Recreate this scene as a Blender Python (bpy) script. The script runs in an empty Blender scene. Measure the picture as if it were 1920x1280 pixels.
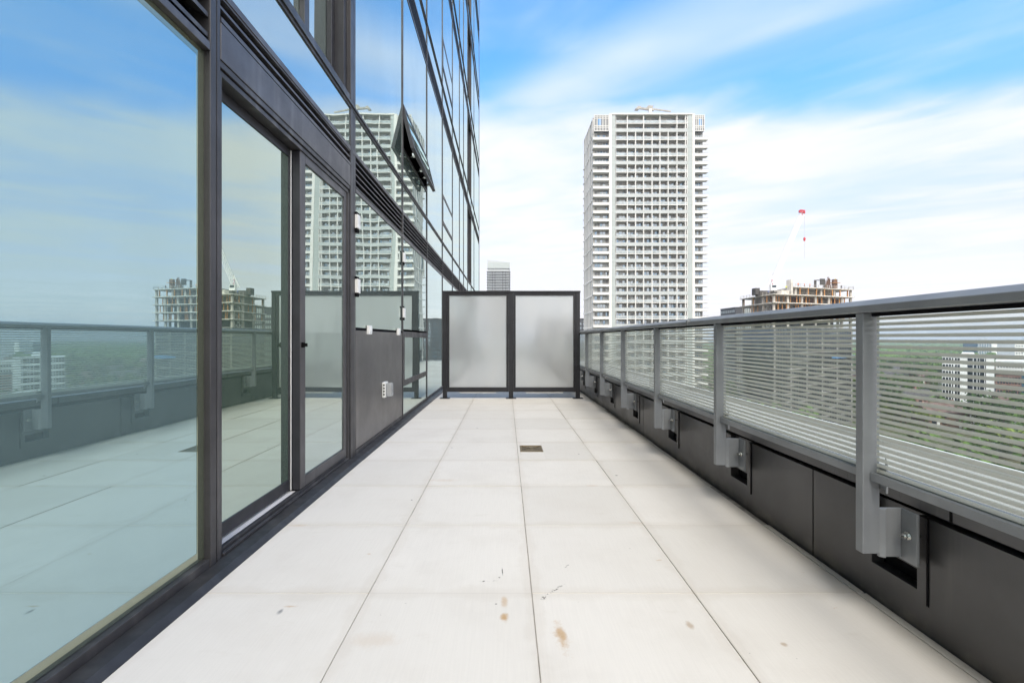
import bpy, bmesh, math, random
from mathutils import Vector, Matrix, noise as mnoise
random.seed(7)
R = math.radians
S = bpy.context.scene
COL = S.collection

# ------------------------------------------------------------------ camera
CH = 0.953                                  # eye height above the pavers
cam = bpy.data.cameras.new('camera')
cam.sensor_width = 36
cam.lens = 839 / 1920 * 36
cam.shift_x = 10.5 / 1920
cam.shift_y = -5.5 / 1920
cam.clip_start = 0.05
cam.clip_end = 40000
cam_o = bpy.data.objects.new('camera', cam)
COL.objects.link(cam_o)
cam_o.location = (0, 0, CH)
cam_o.rotation_euler = (R(90), R(0), 0)
S.camera = cam_o

# ------------------------------------------------------------------ light
SUN_EL, SUN_AZ = 50, 182                    # azimuth clockwise from +Y: behind the camera, veiled by thin cloud
sd = Vector((math.sin(R(SUN_AZ)) * math.cos(R(SUN_EL)), math.cos(R(SUN_AZ)) * math.cos(R(SUN_EL)), math.sin(R(SUN_EL))))
sun = bpy.data.lights.new('sun', 'SUN')
sun.energy = 1.65
sun.angle = R(30)
sun.color = (1, 0.91, 0.78)
sun_o = bpy.data.objects.new('sun', sun)
COL.objects.link(sun_o)
sun_o.rotation_euler = sd.to_track_quat('Z', 'Y').to_euler()
sun_o.location = (0, 0, 60)

S.view_settings.view_transform = 'Standard'
S.view_settings.look = 'None'
S.view_settings.exposure = 1.05
S.view_settings.gamma = 1
S.cycles.max_bounces = 10
S.cycles.transparent_max_bounces = 24
S.cycles.caustics_reflective = False
S.cycles.caustics_refractive = False

class NT:
    """tiny helper for building node trees"""
    def __init__(s, tree):
        s.t = tree; s.n = tree.nodes; s.l = tree.links
    def node(s, typ, **kw):
        n = s.n.new(typ)
        for k, v in kw.items(): setattr(n, k, v)
        return n
    def put(s, sock, v):
        if isinstance(v, bpy.types.NodeSocket): s.l.new(v, sock)
        elif v is not None:
            if hasattr(sock.default_value, '__len__') and len(sock.default_value) == 4 and len(v) == 3: v = (*v, 1)
            sock.default_value = v
    def m(s, op, a, b=None, c=None, clamp=False):
        n = s.node('ShaderNodeMath', operation=op, use_clamp=clamp)
        s.put(n.inputs[0], a)
        if b is not None: s.put(n.inputs[1], b)
        if c is not None: s.put(n.inputs[2], c)
        return n.outputs[0]
    def step(s, v, lo, hi, a=0.0, b=1.0):
        n = s.node('ShaderNodeMapRange', interpolation_type='SMOOTHSTEP')
        s.put(n.inputs[0], v); s.put(n.inputs[1], lo); s.put(n.inputs[2], hi); s.put(n.inputs[3], a); s.put(n.inputs[4], b)
        return n.outputs[0]
    def mix(s, f, a, b, blend='MIX'):
        n = s.node('ShaderNodeMix', data_type='RGBA', blend_type=blend)
        s.put(n.inputs[0], f); s.put(n.inputs[6], a); s.put(n.inputs[7], b)
        return n.outputs[2]
    def noise(s, vec, scale, detail=3, rough=0.5, dist=0.0, out=0):
        n = s.node('ShaderNodeTexNoise')
        if vec is not None: s.put(n.inputs['Vector'], vec)
        n.inputs['Scale'].default_value = scale; n.inputs['Detail'].default_value = detail
        n.inputs['Roughness'].default_value = rough; n.inputs['Distortion'].default_value = dist
        return n.outputs[out]
    def comb(s, x, y, z=0.0):
        n = s.node('ShaderNodeCombineXYZ')
        s.put(n.inputs[0], x); s.put(n.inputs[1], y); s.put(n.inputs[2], z)
        return n.outputs[0]
    def sep(s, v):
        n = s.node('ShaderNodeSeparateXYZ'); s.put(n.inputs[0], v); return n.outputs
    def scalev(s, v, sx, sy, sz):
        n = s.node('ShaderNodeMapping'); s.put(n.inputs[0], v); n.inputs['Scale'].default_value = (sx, sy, sz); return n.outputs[0]

# ------------------------------------------------------------------ sky
W = bpy.data.worlds.new('World'); S.world = W
W.use_nodes = True
w = NT(W.node_tree); w.n.clear()
wo = w.node('ShaderNodeOutputWorld'); bg = w.node('ShaderNodeBackground')
w.l.new(bg.outputs[0], wo.inputs[0])
sky = w.node('ShaderNodeTexSky', sky_type='NISHITA', sun_disc=False)
sky.sun_elevation = R(SUN_EL); sky.sun_rotation = R(SUN_AZ)
sky.altitude = 100; sky.air_density = 1.0; sky.dust_density = 0.6; sky.ozone_density = 1.6
tc = w.node('ShaderNodeTexCoord')
dx, dy, dz = w.sep(tc.outputs['Generated'])
zz = w.m('MAXIMUM', dz, 0.03)
qx = w.m('DIVIDE', dx, zz); qy = w.m('DIVIDE', dy, zz)
# cirrus streaks run along (.8,-.6) of the cloud sheet
al = w.m('SUBTRACT', w.m('MULTIPLY', qx, 0.8), w.m('MULTIPLY', qy, 0.6))
ac = w.m('ADD', w.m('MULTIPLY', qx, 0.6), w.m('MULTIPLY', qy, 0.8))
n_streak = w.noise(w.comb(w.m('MULTIPLY', al, 0.5), w.m('MULTIPLY', ac, 1.3), 0.0), 1.0, 4, 0.5, 0.5)
n_soft = w.noise(w.comb(qx, qy, 3.0), 0.9, 6, 0.55, 0.3)
n_fine = w.noise(w.comb(w.m('MULTIPLY', al, 1.0), w.m('MULTIPLY', ac, 1.7), 8.0), 1.7, 4, 0.5, 0.4)
qyl = w.m('ADD', qy, w.m('MULTIPLY', qx, 0.12))
far = w.m('ADD', qyl, w.m('MULTIPLY', w.m('SUBTRACT', n_soft, 0.5), 0.9))
far = w.m('ADD', far, w.m('MULTIPLY', w.m('SUBTRACT', n_fine, 0.5), 0.5))
bank = w.step(far, 1.65, 2.45)
band_d = w.m('SUBTRACT', w.m('ADD', w.m('MULTIPLY', qx, 0.68), w.m('MULTIPLY', qy, 0.73)), 1.56)
band = w.m('MULTIPLY', w.step(w.m('ABSOLUTE', band_d), 0.10, 0.42, 1, 0), w.step(n_streak, 0.30, 0.72, 0.06, 0.72))
wisps = w.step(w.m('ADD', n_streak, w.m('MULTIPLY', w.m('SUBTRACT', n_fine, 0.5), 0.35)), 0.41, 0.8, 0.0, 0.6)
rad = w.m('SQRT', w.m('ADD', w.m('MULTIPLY', qx, qx), w.m('MULTIPLY', qy, qy)))
radn = w.m('ADD', rad, w.m('MULTIPLY', w.m('SUBTRACT', n_soft, 0.5), 2.6))
lowring = w.step(radn, 2.6, 4.4, 0, 0.9)
mask = w.m('MAXIMUM', w.m('MAXIMUM', bank, band), w.m('MAXIMUM', wisps, lowring))
thin = w.step(w.m('ADD', w.m('MULTIPLY', n_fine, 0.6), w.m('MULTIPLY', n_soft, 0.4)), 0.34, 0.60, 0.68, 1.0)
gap = w.noise(w.comb(w.m('MULTIPLY', al, 0.35), w.m('MULTIPLY', ac, 0.75), 21.0), 1.0, 5, 0.6, 0.6)
gaps = w.m('MULTIPLY_ADD', w.step(qx, 1.5, 2.8), w.m('SUBTRACT', w.step(gap, 0.40, 0.58, 0.50, 1.0), 1.0), 1.0)
mask = w.m('MULTIPLY', w.m('MULTIPLY', mask, thin), gaps, clamp=True)
mask = w.m('MAXIMUM', mask, w.step(dz, 0.0, 0.09, 0.9, 0.0))
# unseen broken cloud, added behind the camera as neutral fill light
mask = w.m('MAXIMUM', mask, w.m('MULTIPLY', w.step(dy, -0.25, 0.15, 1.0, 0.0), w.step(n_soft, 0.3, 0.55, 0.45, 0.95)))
# cloud brightness falls a little towards the zenith
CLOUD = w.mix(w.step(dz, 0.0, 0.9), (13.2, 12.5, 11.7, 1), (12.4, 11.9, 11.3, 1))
# clouds ahead are duller; unseen ones behind and overhead stay bright as added fill
CLOUD = w.mix(w.m('MULTIPLY', w.step(dy, 0.0, 0.45), w.step(dz, 0.45, 0.85, 1.0, 0.0)), CLOUD, (5.15, 5.15, 5.3, 1))
skyc = w.mix(1.0, sky.outputs[0], w.mix(w.step(dz, 0.1, 0.5), (1.3, 0.98, 0.98, 1), (0.78, 1.56, 2.0, 1)), 'MULTIPLY')
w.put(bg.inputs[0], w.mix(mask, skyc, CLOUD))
bg.inputs[1].default_value = 0.1

# ------------------------------------------------------------------ materials
MATS = {}
def pbr(name, col, rough=0.5, metal=0.0, spec=0.5, var=0.0, vscale=3.0, bump=0.0, bscale=40.0, tint2=None, coat=0.0, streak=0.0, local=False):
    if name in MATS: return MATS[name]
    mt = bpy.data.materials.new(name); mt.use_nodes = True
    k = NT(mt.node_tree); b = k.n['Principled BSDF']
    b.inputs['Roughness'].default_value = rough; b.inputs['Metallic'].default_value = metal
    b.inputs['Specular IOR Level'].default_value = spec
    b.inputs['Coat Weight'].default_value = coat
    pos = k.node('ShaderNodeTexCoord').outputs['Object'] if local else k.node('ShaderNodeNewGeometry').outputs['Position']
    c = (*col, 1)
    if var or tint2:
        n = k.noise(pos, vscale, 5, 0.6)
        t2 = tint2 or tuple(max(0, x * (1 - var)) for x in col)
        t1 = col if tint2 else tuple(x * (1 + var) for x in col)
        c = k.mix(k.step(n, 0.3, 0.7), (*t1, 1), (*t2, 1))
        if streak:
            ns = k.noise(k.scalev(pos, 9, 9, 0.6), 1.0, 3)
            c = k.mix(k.step(ns, 0.5, 0.75, 0, streak), c, (0.75, 0.72, 0.68, 1))
        k.put(b.inputs['Roughness'], k.step(n, 0.2, 0.8, max(0.02, rough * 0.85), min(1, rough * 1.18)))
    k.put(b.inputs['Base Color'], c)
    if bump:
        bn = k.node('ShaderNodeBump'); bn.inputs['Strength'].default_value = bump; bn.inputs['Distance'].default_value = 0.01
        k.put(bn.inputs['Height'], k.noise(pos, bscale, 4)); k.l.new(bn.outputs[0], b.inputs['Normal'])
    MATS[name] = mt
    return mt

def facade_glass(name, base, tint, refl, wob=0.0035, wscale=2.2, rough=0.0):
    """coated double glazing: mirror coat over a pale green body, slightly wavy panes"""
    mt = bpy.data.materials.new(name); mt.use_nodes = True
    k = NT(mt.node_tree); k.n.clear()
    out = k.node('ShaderNodeOutputMaterial')
    gl = k.node('ShaderNodeBsdfGlossy'); gl.inputs['Roughness'].default_value = rough
    k.put(gl.inputs['Color'], tint)
    df = k.node('ShaderNodeBsdfDiffuse'); k.put(df.inputs['Color'], base)
    lw = k.node('ShaderNodeLayerWeight'); lw.inputs['Blend'].default_value = 0.5
    f = k.m('MULTIPLY_ADD', k.m('POWER', lw.outputs['Facing'], 3.0), 1 - refl, refl, clamp=True)
    geo = k.node('ShaderNodeNewGeometry').outputs['Position']
    rnd = k.node('ShaderNodeObjectInfo').outputs['Random']
    gv = k.node('ShaderNodeVectorMath', operation='ADD'); k.put(gv.inputs[0], geo); k.put(gv.inputs[1], k.comb(0.0, 0.0, k.m('MULTIPLY', rnd, 40.0)))
    bn = k.node('ShaderNodeBump'); bn.inputs['Strength'].default_value = 1.0; bn.inputs['Distance'].default_value = wob
    k.put(bn.inputs['Height'], k.noise(k.scalev(gv.outputs[0], 1, 0.75, 1.0), wscale, 1, 0.4))
    k.l.new(bn.outputs[0], gl.inputs['Normal'])
    dust = k.m('MULTIPLY', k.step(k.noise(k.scalev(gv.outputs[0], 1.2, 1.2, 0.6), 1.3, 3, 0.5), 0.35, 0.75), 0.035)
    f = k.m('SUBTRACT', f, dust, clamp=True)
    mx = k.node('ShaderNodeMixShader'); k.put(mx.inputs[0], f)
    k.l.new(df.outputs[0], mx.inputs[1]); k.l.new(gl.outputs[0], mx.inputs[2]); k.l.new(mx.outputs[0], out.inputs[0])
    MATS[name] = mt
    return mt

facade_glass('glass_terrace', (0.15, 0.22, 0.22), (0.72, 0.96, 1.0), 0.47, 0.0011, 1.3, 0.010)
facade_glass('glass_door', (0.11, 0.16, 0.12), (0.80, 0.93, 0.86), 0.52, 0.0011, 1.3)
facade_glass('glass_wavy', (0.15, 0.19, 0.175), (0.84, 0.95, 0.92), 0.52, 0.0022, 1.6)
facade_glass('glass_edge_reflection', (0.10, 0.115, 0.085), (0.72, 0.76, 0.60), 0.40, 0.0005, 1.0)  # olive tint imitates the second pane's edge reflection
facade_glass('glass_tower', (0.11, 0.13, 0.14), (0.75, 0.85, 0.95), 0.30, 0.01, 0.3)
facade_glass('glass_blue', (0.05, 0.11, 0.17), (0.65, 0.8, 0.95), 0.25, 0.01, 0.3)
facade_glass('glass_dark', (0.015, 0.02, 0.028), (0.6, 0.7, 0.8), 0.12, 0.01, 0.3)

pbr('frame_bronze', (0.058, 0.056, 0.060), 0.40, 0.35, 0.5, var=0.14, vscale=6, streak=0.10)
pbr('frame_light', (0.10, 0.096, 0.101), 0.38, 0.45, 0.5, var=0.12, vscale=5, streak=0.08)
pbr('frame_dark', (0.030, 0.030, 0.036), 0.42, 0.1, 0.5, var=0.15, vscale=8)
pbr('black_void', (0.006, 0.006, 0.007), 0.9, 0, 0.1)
pbr('sill_black', (0.029, 0.028, 0.029), 0.45, 0.0, 0.4, var=0.18, vscale=14, streak=0.025)
pbr('panel_metal', (0.175, 0.168, 0.168), 0.36, 0.75, 0.5, var=0.08, vscale=2.5, streak=0.05)
pbr('parapet_metal_plain', (0.090, 0.089, 0.091), 0.36, 0.6, 0.5, var=0.12, vscale=2.0, bump=0.03, bscale=3)
def parapet_mat():
    mt = MATS['parapet_metal_plain'].copy(); mt.name = 'parapet_metal'; k = NT(mt.node_tree); b = k.n['Principled BSDF']
    src = b.inputs['Base Color'].links[0].from_socket
    pos = k.node('ShaderNodeNewGeometry').outputs['Position']
    a = k.noise(k.scalev(pos, 1, 5, 1.2), 4.0, 3, 0.5, 1.2)
    sc = k.m('MULTIPLY', k.step(k.m('ABSOLUTE', k.m('SUBTRACT', a, 0.5)), 0.0, 0.012, 0.55, 0.0), k.step(k.noise(pos, 1.7, 2), 0.52, 0.62))
    c = k.mix(sc, src, (0.035, 0.033, 0.032, 1))
    d = k.step(k.noise(k.scalev(pos, 1, 14, 0.8), 1.0, 4, 0.6), 0.55, 0.8, 0, 0.16)
    pz = k.sep(pos)[2]
    d2 = k.m('MULTIPLY', k.step(pz, 0.0, 0.09, 0.30, 0.0), k.step(k.noise(pos, 9.0, 4), 0.35, 0.65))
    c = k.mix(d, c, (0.30, 0.285, 0.26, 1)); c = k.mix(d2, c, (0.34, 0.31, 0.27, 1))
    k.put(b.inputs['Base Color'], c)
    MATS['parapet_metal'] = mt
parapet_mat()
pbr('rail_paint', (0.235, 0.25, 0.265), 0.42, 0.1, 0.5, var=0.10, vscale=5, streak=0.07)
pbr('screen_black', (0.015, 0.015, 0.018), 0.45, 0.0, 0.4, var=0.2, vscale=6)
pbr('chrome', (0.7, 0.69, 0.66), 0.22, 1.0)
pbr('white_plastic', (0.78, 0.78, 0.76), 0.4)
pbr('track_alu', (0.80, 0.78, 0.77), 0.45, 0.1, var=0.06, vscale=12)
pbr('ledge_membrane', (0.40, 0.395, 0.375), 0.8, var=0.08, vscale=3, bump=0.1)
pbr('white_trim', (0.78, 0.78, 0.77), 0.5)
pbr('tower_white', (0.63, 0.625, 0.61), 0.7, var=0.05, vscale=0.2)
pbr('tower_warm', (0.58, 0.57, 0.545), 0.7, var=0.06, vscale=0.3)
pbr('tower_panel', (0.37, 0.41, 0.405), 0.35, var=0.05, vscale=0.2)
pbr('balcony_frit', (0.40, 0.425, 0.43), 0.4, var=0.06, vscale=0.3)
pbr('balcony_glass', (0.34, 0.38, 0.40), 0.2, var=0.25, vscale=0.6)
pbr('tower_core', (0.40, 0.385, 0.36), 0.7)
pbr('window_grey', (0.19, 0.195, 0.20), 0.4)
pbr('concrete_raw', (0.40, 0.37, 0.33), 0.85, var=0.25, vscale=0.5)
pbr('slab_dull', (0.27, 0.26, 0.245), 0.85, var=0.35, vscale=0.25)
pbr('slab_pale', (0.58, 0.55, 0.50), 0.85, var=0.2, vscale=0.6)
pbr('orange_steel', (0.50, 0.24, 0.08), 0.5, var=0.2, vscale=1.0)
pbr('formwork_dark', (0.06, 0.055, 0.05), 0.7, var=0.3, vscale=2)
pbr('rust_steel', (0.16, 0.09, 0.06), 0.8, var=0.4, vscale=3)
pbr('tarp_blue', (0.08, 0.26, 0.55), 0.5)
pbr('crane_white', (0.84, 0.83, 0.82), 0.5)
pbr('crane_red', (0.62, 0.05, 0.06), 0.45)
pbr('crane_magenta', (0.42, 0.02, 0.12), 0.5)
pbr('bmu_grey', (0.30, 0.29, 0.26), 0.6, var=0.2, vscale=1)
pbr('dark_cladding', (0.05, 0.052, 0.058), 0.5, var=0.15, vscale=0.4)
pbr('brick_red', (0.21, 0.12, 0.095), 0.85, var=0.25, vscale=0.8)
pbr('brick_brown', (0.20, 0.13, 0.095), 0.85, var=0.25, vscale=0.8)
pbr('roof_dark', (0.075, 0.07, 0.07), 0.85, var=0.3, vscale=0.7)
pbr('roof_brown', (0.15, 0.10, 0.085), 0.85, var=0.3, vscale=0.7)
pbr('white_render', (0.78, 0.78, 0.78), 0.7, var=0.04, vscale=0.3)
pbr('bark', (0.09, 0.065, 0.045), 0.9, var=0.3, vscale=4)
pbr('asphalt', (0.07, 0.07, 0.073), 0.9, var=0.2, vscale=0.5)
pbr('paint_line', (0.7, 0.7, 0.68), 0.7)
pbr('tyre', (0.02, 0.02, 0.02), 0.8)
pbr('skin', (0.45, 0.28, 0.2), 0.6)
pbr('hivis_orange', (0.75, 0.17, 0.05), 0.7)
pbr('hivis_yellow', (0.62, 0.68, 0.08), 0.7)
pbr('worker_blue', (0.06, 0.12, 0.30), 0.7)
pbr('trouser_dark', (0.05, 0.05, 0.07), 0.8)
pbr('bronze_drain', (0.22, 0.155, 0.07), 0.42, 0.6, var=0.25, vscale=30)
pbr('car_white', (0.72, 0.72, 0.72), 0.3, coat=0.5)
pbr('car_blue', (0.07, 0.14, 0.30), 0.3, coat=0.5)
pbr('car_red', (0.35, 0.04, 0.04), 0.3, coat=0.5)
pbr('car_grey', (0.16, 0.165, 0.17), 0.3, coat=0.5)

def leaf_mat(name, c1, c2):
    mt = bpy.data.materials.new(name); mt.use_nodes = True
    k = NT(mt.node_tree); b = k.n['Principled BSDF']
    geo = k.node('ShaderNodeNewGeometry')
    isl = geo.outputs['Random Per Island']
    rnd = k.node('ShaderNodeObjectInfo').outputs['Random']
    big = k.noise(geo.outputs['Position'], 0.02, 2)
    f = k.m('ADD', k.m('MULTIPLY', isl, 0.45), k.m('ADD', k.m('MULTIPLY', rnd, 0.35), k.m('MULTIPLY', big, 0.4)), clamp=True)
    k.put(b.inputs['Base Color'], k.mix(f, (*c1, 1), (*c2, 1)))
    b.inputs['Roughness'].default_value = 0.75
    b.inputs['Specular IOR Level'].default_value = 0.2
    MATS[name] = mt
leaf_mat('leaf_mid', (0.045, 0.09, 0.022), (0.125, 0.195, 0.05))
leaf_mat('leaf_light', (0.075, 0.12, 0.022), (0.20, 0.25, 0.055))
leaf_mat('leaf_dark', (0.018, 0.04, 0.016), (0.065, 0.11, 0.035))

def paver_mat():
    mt = bpy.data.materials.new('concrete_paver'); mt.use_nodes = True
    k = NT(mt.node_tree); b = k.n['Principled BSDF']
    pos = k.node('ShaderNodeNewGeometry').outputs['Position']
    isl = k.node('ShaderNodeNewGeometry').outputs['Random Per Island']
    px, py, pz = k.sep(pos)
    base = k.mix(k.step(isl, 0, 1), (0.705, 0.672, 0.615, 1), (0.765, 0.73, 0.672, 1))
    n1 = k.noise(pos, 2.2, 6, 0.62)
    base = k.mix(k.step(n1, 0.42, 0.75, 0, 0.35), base, (0.62, 0.575, 0.51, 1))
    n2 = k.noise(k.scalev(pos, 1, 2.6, 1), 5.0, 4, 0.6)
    base = k.mix(k.step(n2, 0.60, 0.80, 0, 0.28), base, (0.58, 0.53, 0.45, 1))
    # beige dirt gathers irregularly along the joints
    nj = k.noise(pos, 6.0, 4, 0.6)
    jx = k.m('ABSOLUTE', k.m('SUBTRACT', k.m('FRACT', k.m('DIVIDE', k.m('SUBTRACT', px, 0.095 - 0.305), 0.61)), 0.5))
    jy = k.m('ABSOLUTE', k.m('SUBTRACT', k.m('FRACT', k.m('DIVIDE', k.m('SUBTRACT', py, 1.678 - 0.3049), 0.6098)), 0.5))
    jx = k.m('ADD', jx, k.step(px, 1.309, 1.313))
    for jd, wd_ in ((jx, 0.05), (jy, 0.07)):
        e = k.m('ADD', jd, k.m('MULTIPLY', k.m('SUBTRACT', nj, 0.6), 0.22))
        base = k.mix(k.step(e, 0.0, wd_, 0.15, 0.0), base, (0.52, 0.45, 0.36, 1))
        base = k.mix(k.step(jd, 0.002, 0.009, 0.22, 0.0), base, (0.36, 0.32, 0.27, 1))
    nw = k.noise(k.scalev(pos, 1, 1, 1), 0.9, 5, 0.7, 0.4)
    base = k.mix(k.step(nw, 0.5, 0.72, 0, 0.22), base, (0.55, 0.52, 0.48, 1))
    # brushed texture along the deck
    n3 = k.noise(k.scalev(pos, 160, 6, 1), 1.0, 2)
    base = k.mix(k.step(n3, 0.3, 0.7, 0.0, 0.06), base, (0.42, 0.40, 0.37, 1))
    # small rust flecks
    n4 = k.noise(pos, 21.0, 3, 0.5)
    n5 = k.noise(pos, 3.0, 2)
    base = k.mix(k.m('MULTIPLY', k.step(n4, 0.71, 0.78, 0, 0.65), k.step(n5, 0.5, 0.65)), base, (0.50, 0.29, 0.13, 1))
    n6 = k.noise(k.scalev(pos, 1, 1.6, 1), 33.0, 2, 0.5)
    base = k.mix(k.m('MULTIPLY', k.step(n6, 0.765, 0.80, 0, 0.8), k.step(n5, 0.5, 0.4)), base, (0.13, 0.125, 0.115, 1))
    # stains and scuffs with a place and shape of their own
    nz = k.noise(pos, 28.0, 4, 0.65)
    nz2 = k.noise(pos, 70.0, 3, 0.6)
    def spot(cx, cy, rx, ry, col, amt, ang=0.0, gritty=False):
        nonlocal base
        ux = k.m('SUBTRACT', px, cx); uy = k.m('SUBTRACT', py, cy)
        ca, sa = math.cos(ang), math.sin(ang)
        a_ = k.m('ADD', k.m('MULTIPLY', ux, ca / rx), k.m('MULTIPLY', uy, sa / rx))
        b_ = k.m('SUBTRACT', k.m('MULTIPLY', uy, ca / ry), k.m('MULTIPLY', ux, sa / ry))
        d = k.m('SQRT', k.m('ADD', k.m('MULTIPLY', a_, a_), k.m('MULTIPLY', b_, b_)))
        d = k.m('ADD', d, k.m('MULTIPLY', k.m('SUBTRACT', nz, 0.5), 1.5))
        f = k.step(d, 0.15, 1.1, min(1.0, amt * 1.3), 0.0)
        if gritty: f = k.m('MULTIPLY', f, k.step(nz2, 0.48, 0.62))
        base = k.mix(f, base, (*col, 1))
    rust = (0.52, 0.35, 0.19); dirt = (0.10, 0.09, 0.075)
    def at(x, y): Y = 839 * CH / (y - 634.5); return ((x - 949.5) / 839 * Y, Y)
    for x, y, rx, ry, c, am, an, g in [
        (946, 1128, .016, .045, rust, .45, 0, 0), (946, 1158, .018, .030, rust, .75, 0, 0),
        (1053, 1190, .022, .075, rust, .65, 0.1, 0), (1053, 1195, .03, .1, rust, .3, 0.1, 1),
        (1293, 1171, .015, .025, (.46, .36, .26), .6, 0, 0), (1470, 1208, .013, .012, (.46, .36, .26), .6, 0, 0),
        (1235, 1050, .02, .008, rust, .4, .2, 0), (1110, 910, .05, .02, rust, .25, .0, 0),
        (525, 1146, .012, .018, (.28, .28, .28), .8, 0, 0), (545, 1136, .03, .008, rust, .5, 0, 0),
        (692, 1038, .012, .006, rust, .5, 0, 0), (560, 985, .06, .02, rust, .2, 0, 0),
        (915, 1088, .045, .006, dirt, .9, .1, 1), (936, 1082, .016, .008, dirt, .95, .8, 1),
        (942, 1070, .003, .035, dirt, .9, 0.05, 0), (760, 1131, .022, .005, dirt, .9, .1, 1),
        (772, 937, .008, .008, dirt, .8, .1, 0), (930, 1132, .006, .004, dirt, .8, .1, 0),
        (1040, 1105, .07, .008, dirt, .95, .75, 1), (1020, 1120, .02, .012, dirt, .8, .6, 1),
        (1064, 1060, .03, .005, dirt, .8, .9, 1), (1156, 891, .013, .010, dirt, .95, .1, 0),
        (895, 802, .014, .011, dirt, .95, 0, 0), (847, 839, .010, .010, (.2, .2, .2), .8, 0, 0),
        (1085, 851, .008, .008, dirt, .8, 0, 0), (1190, 980, .05, .02, rust, .18, 0, 0),
        (700, 1200, .1, .05, rust, .15, 0, 0), (830, 900, .12, .04, rust, .16, 0, 0), (1300, 890, .03, .01, rust, .4, .3, 0)]:
        X, Y = at(x, y)
        spot(X, Y, rx, ry, c, am, an, bool(g))
    k.put(b.inputs['Base Color'], base)
    b.inputs['Roughness'].default_value = 0.72
    b.inputs['Specular IOR Level'].default_value = 0.3
    bn = k.node('ShaderNodeBump'); bn.inputs['Strength'].default_value = 0.12; bn.inputs['Distance'].default_value = 0.004
    k.put(bn.inputs['Height'], k.noise(pos, 120, 4)); k.l.new(bn.outputs[0], b.inputs['Normal'])
    MATS['concrete_paver'] = mt
paver_mat()

def rail_glass_mat():
    """clear pane with printed horizontal frit stripes (18.4 mm pitch)"""
    mt = bpy.data.materials.new('striped_glass'); mt.use_nodes = True
    k = NT(mt.node_tree); k.n.clear()
    out = k.node('ShaderNodeOutputMaterial')
    pz = k.sep(k.node('ShaderNodeNewGeometry').outputs['Position'])[2]
    ph = k.m('FRACT', k.m('DIVIDE', k.m('SUBTRACT', pz, 0.512), 0.0184))
    stripe = k.m('MULTIPLY', k.step(ph, 0.23, 0.27), k.step(ph, 0.75, 0.79, 1, 0))
    tr = k.node('ShaderNodeBsdfTransparent'); k.put(tr.inputs[0], (0.93, 0.96, 0.95))
    gl = k.node('ShaderNodeBsdfGlossy'); gl.inputs['Roughness'].default_value = 0.0
    k.put(gl.inputs['Color'], (0.95, 1, 1))
    lwf = k.node('ShaderNodeLayerWeight'); lwf.inputs['Blend'].default_value = 0.5
    fr_ = k.m('MULTIPLY_ADD', k.m('POWER', lwf.outputs['Facing'], 5.0), 0.95, 0.035, clamp=True)
    clear = k.node('ShaderNodeMixShader'); k.put(clear.inputs[0], fr_)
    k.l.new(tr.outputs[0], clear.inputs[1]); k.l.new(gl.outputs[0], clear.inputs[2])
    df = k.node('ShaderNodeBsdfDiffuse'); k.put(df.inputs[0], (0.68, 0.675, 0.60))
    tl = k.node('ShaderNodeBsdfTranslucent'); k.put(tl.inputs[0], (0.58, 0.58, 0.51))
    fm = k.node('ShaderNodeMixShader'); fm.inputs[0].default_value = 0.45
    k.l.new(df.outputs[0], fm.inputs[1]); k.l.new(tl.outputs[0], fm.inputs[2])
    f2 = k.node('ShaderNodeMixShader'); f2.inputs[0].default_value = 0.88
    k.l.new(tr.outputs[0], f2.inputs[1]); k.l.new(fm.outputs[0], f2.inputs[2])
    mx = k.node('ShaderNodeMixShader'); k.put(mx.inputs[0], stripe)
    k.l.new(clear.outputs[0], mx.inputs[1]); k.l.new(f2.outputs[0], mx.inputs[2]); k.l.new(mx.outputs[0], out.inputs[0])
    MATS['striped_glass'] = mt
rail_glass_mat()

def frosted_mat():
    mt = bpy.data.materials.new('frosted_glass'); mt.use_nodes = True
    k = NT(mt.node_tree); k.n.clear()
    out = k.node('ShaderNodeOutputMaterial')
    pos = k.node('ShaderNodeNewGeometry').outputs['Position']
    rf = k.node('ShaderNodeBsdfRefraction'); rf.inputs['IOR'].default_value = 1.05; k.put(rf.inputs[0], (0.93, 0.96, 0.96))
    n = k.noise(k.scalev(pos, 1, 1, 0.4), 3.0, 4)
    k.put(rf.inputs['Roughness'], k.step(n, 0.3, 0.7, 0.46, 0.58))
    tl = k.node('ShaderNodeBsdfTranslucent'); k.put(tl.inputs[0], (0.97, 0.98, 0.97))
    df = k.node('ShaderNodeBsdfDiffuse'); k.put(df.inputs[0], (0.85, 0.86, 0.85))
    a = k.node('ShaderNodeMixShader'); a.inputs[0].default_value = 0.25
    k.l.new(rf.outputs[0], a.inputs[1]); k.l.new(tl.outputs[0], a.inputs[2])
    b = k.node('ShaderNodeMixShader'); k.put(b.inputs[0], k.step(k.noise(k.scalev(pos, 1, 1, 0.25), 6.0, 5), 0.35, 0.75, 0.27, 0.37))
    k.l.new(a.outputs[0], b.inputs[1]); k.l.new(df.outputs[0], b.inputs[2])
    gl = k.node('ShaderNodeBsdfGlossy'); gl.inputs['Roughness'].default_value = 0.12
    c = k.node('ShaderNodeMixShader'); c.inputs[0].default_value = 0.05
    k.l.new(b.outputs[0], c.inputs[1]); k.l.new(gl.outputs[0], c.inputs[2])
    k.l.new(c.outputs[0], out.inputs[0])
    MATS['frosted_glass'] = mt
frosted_mat()

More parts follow.
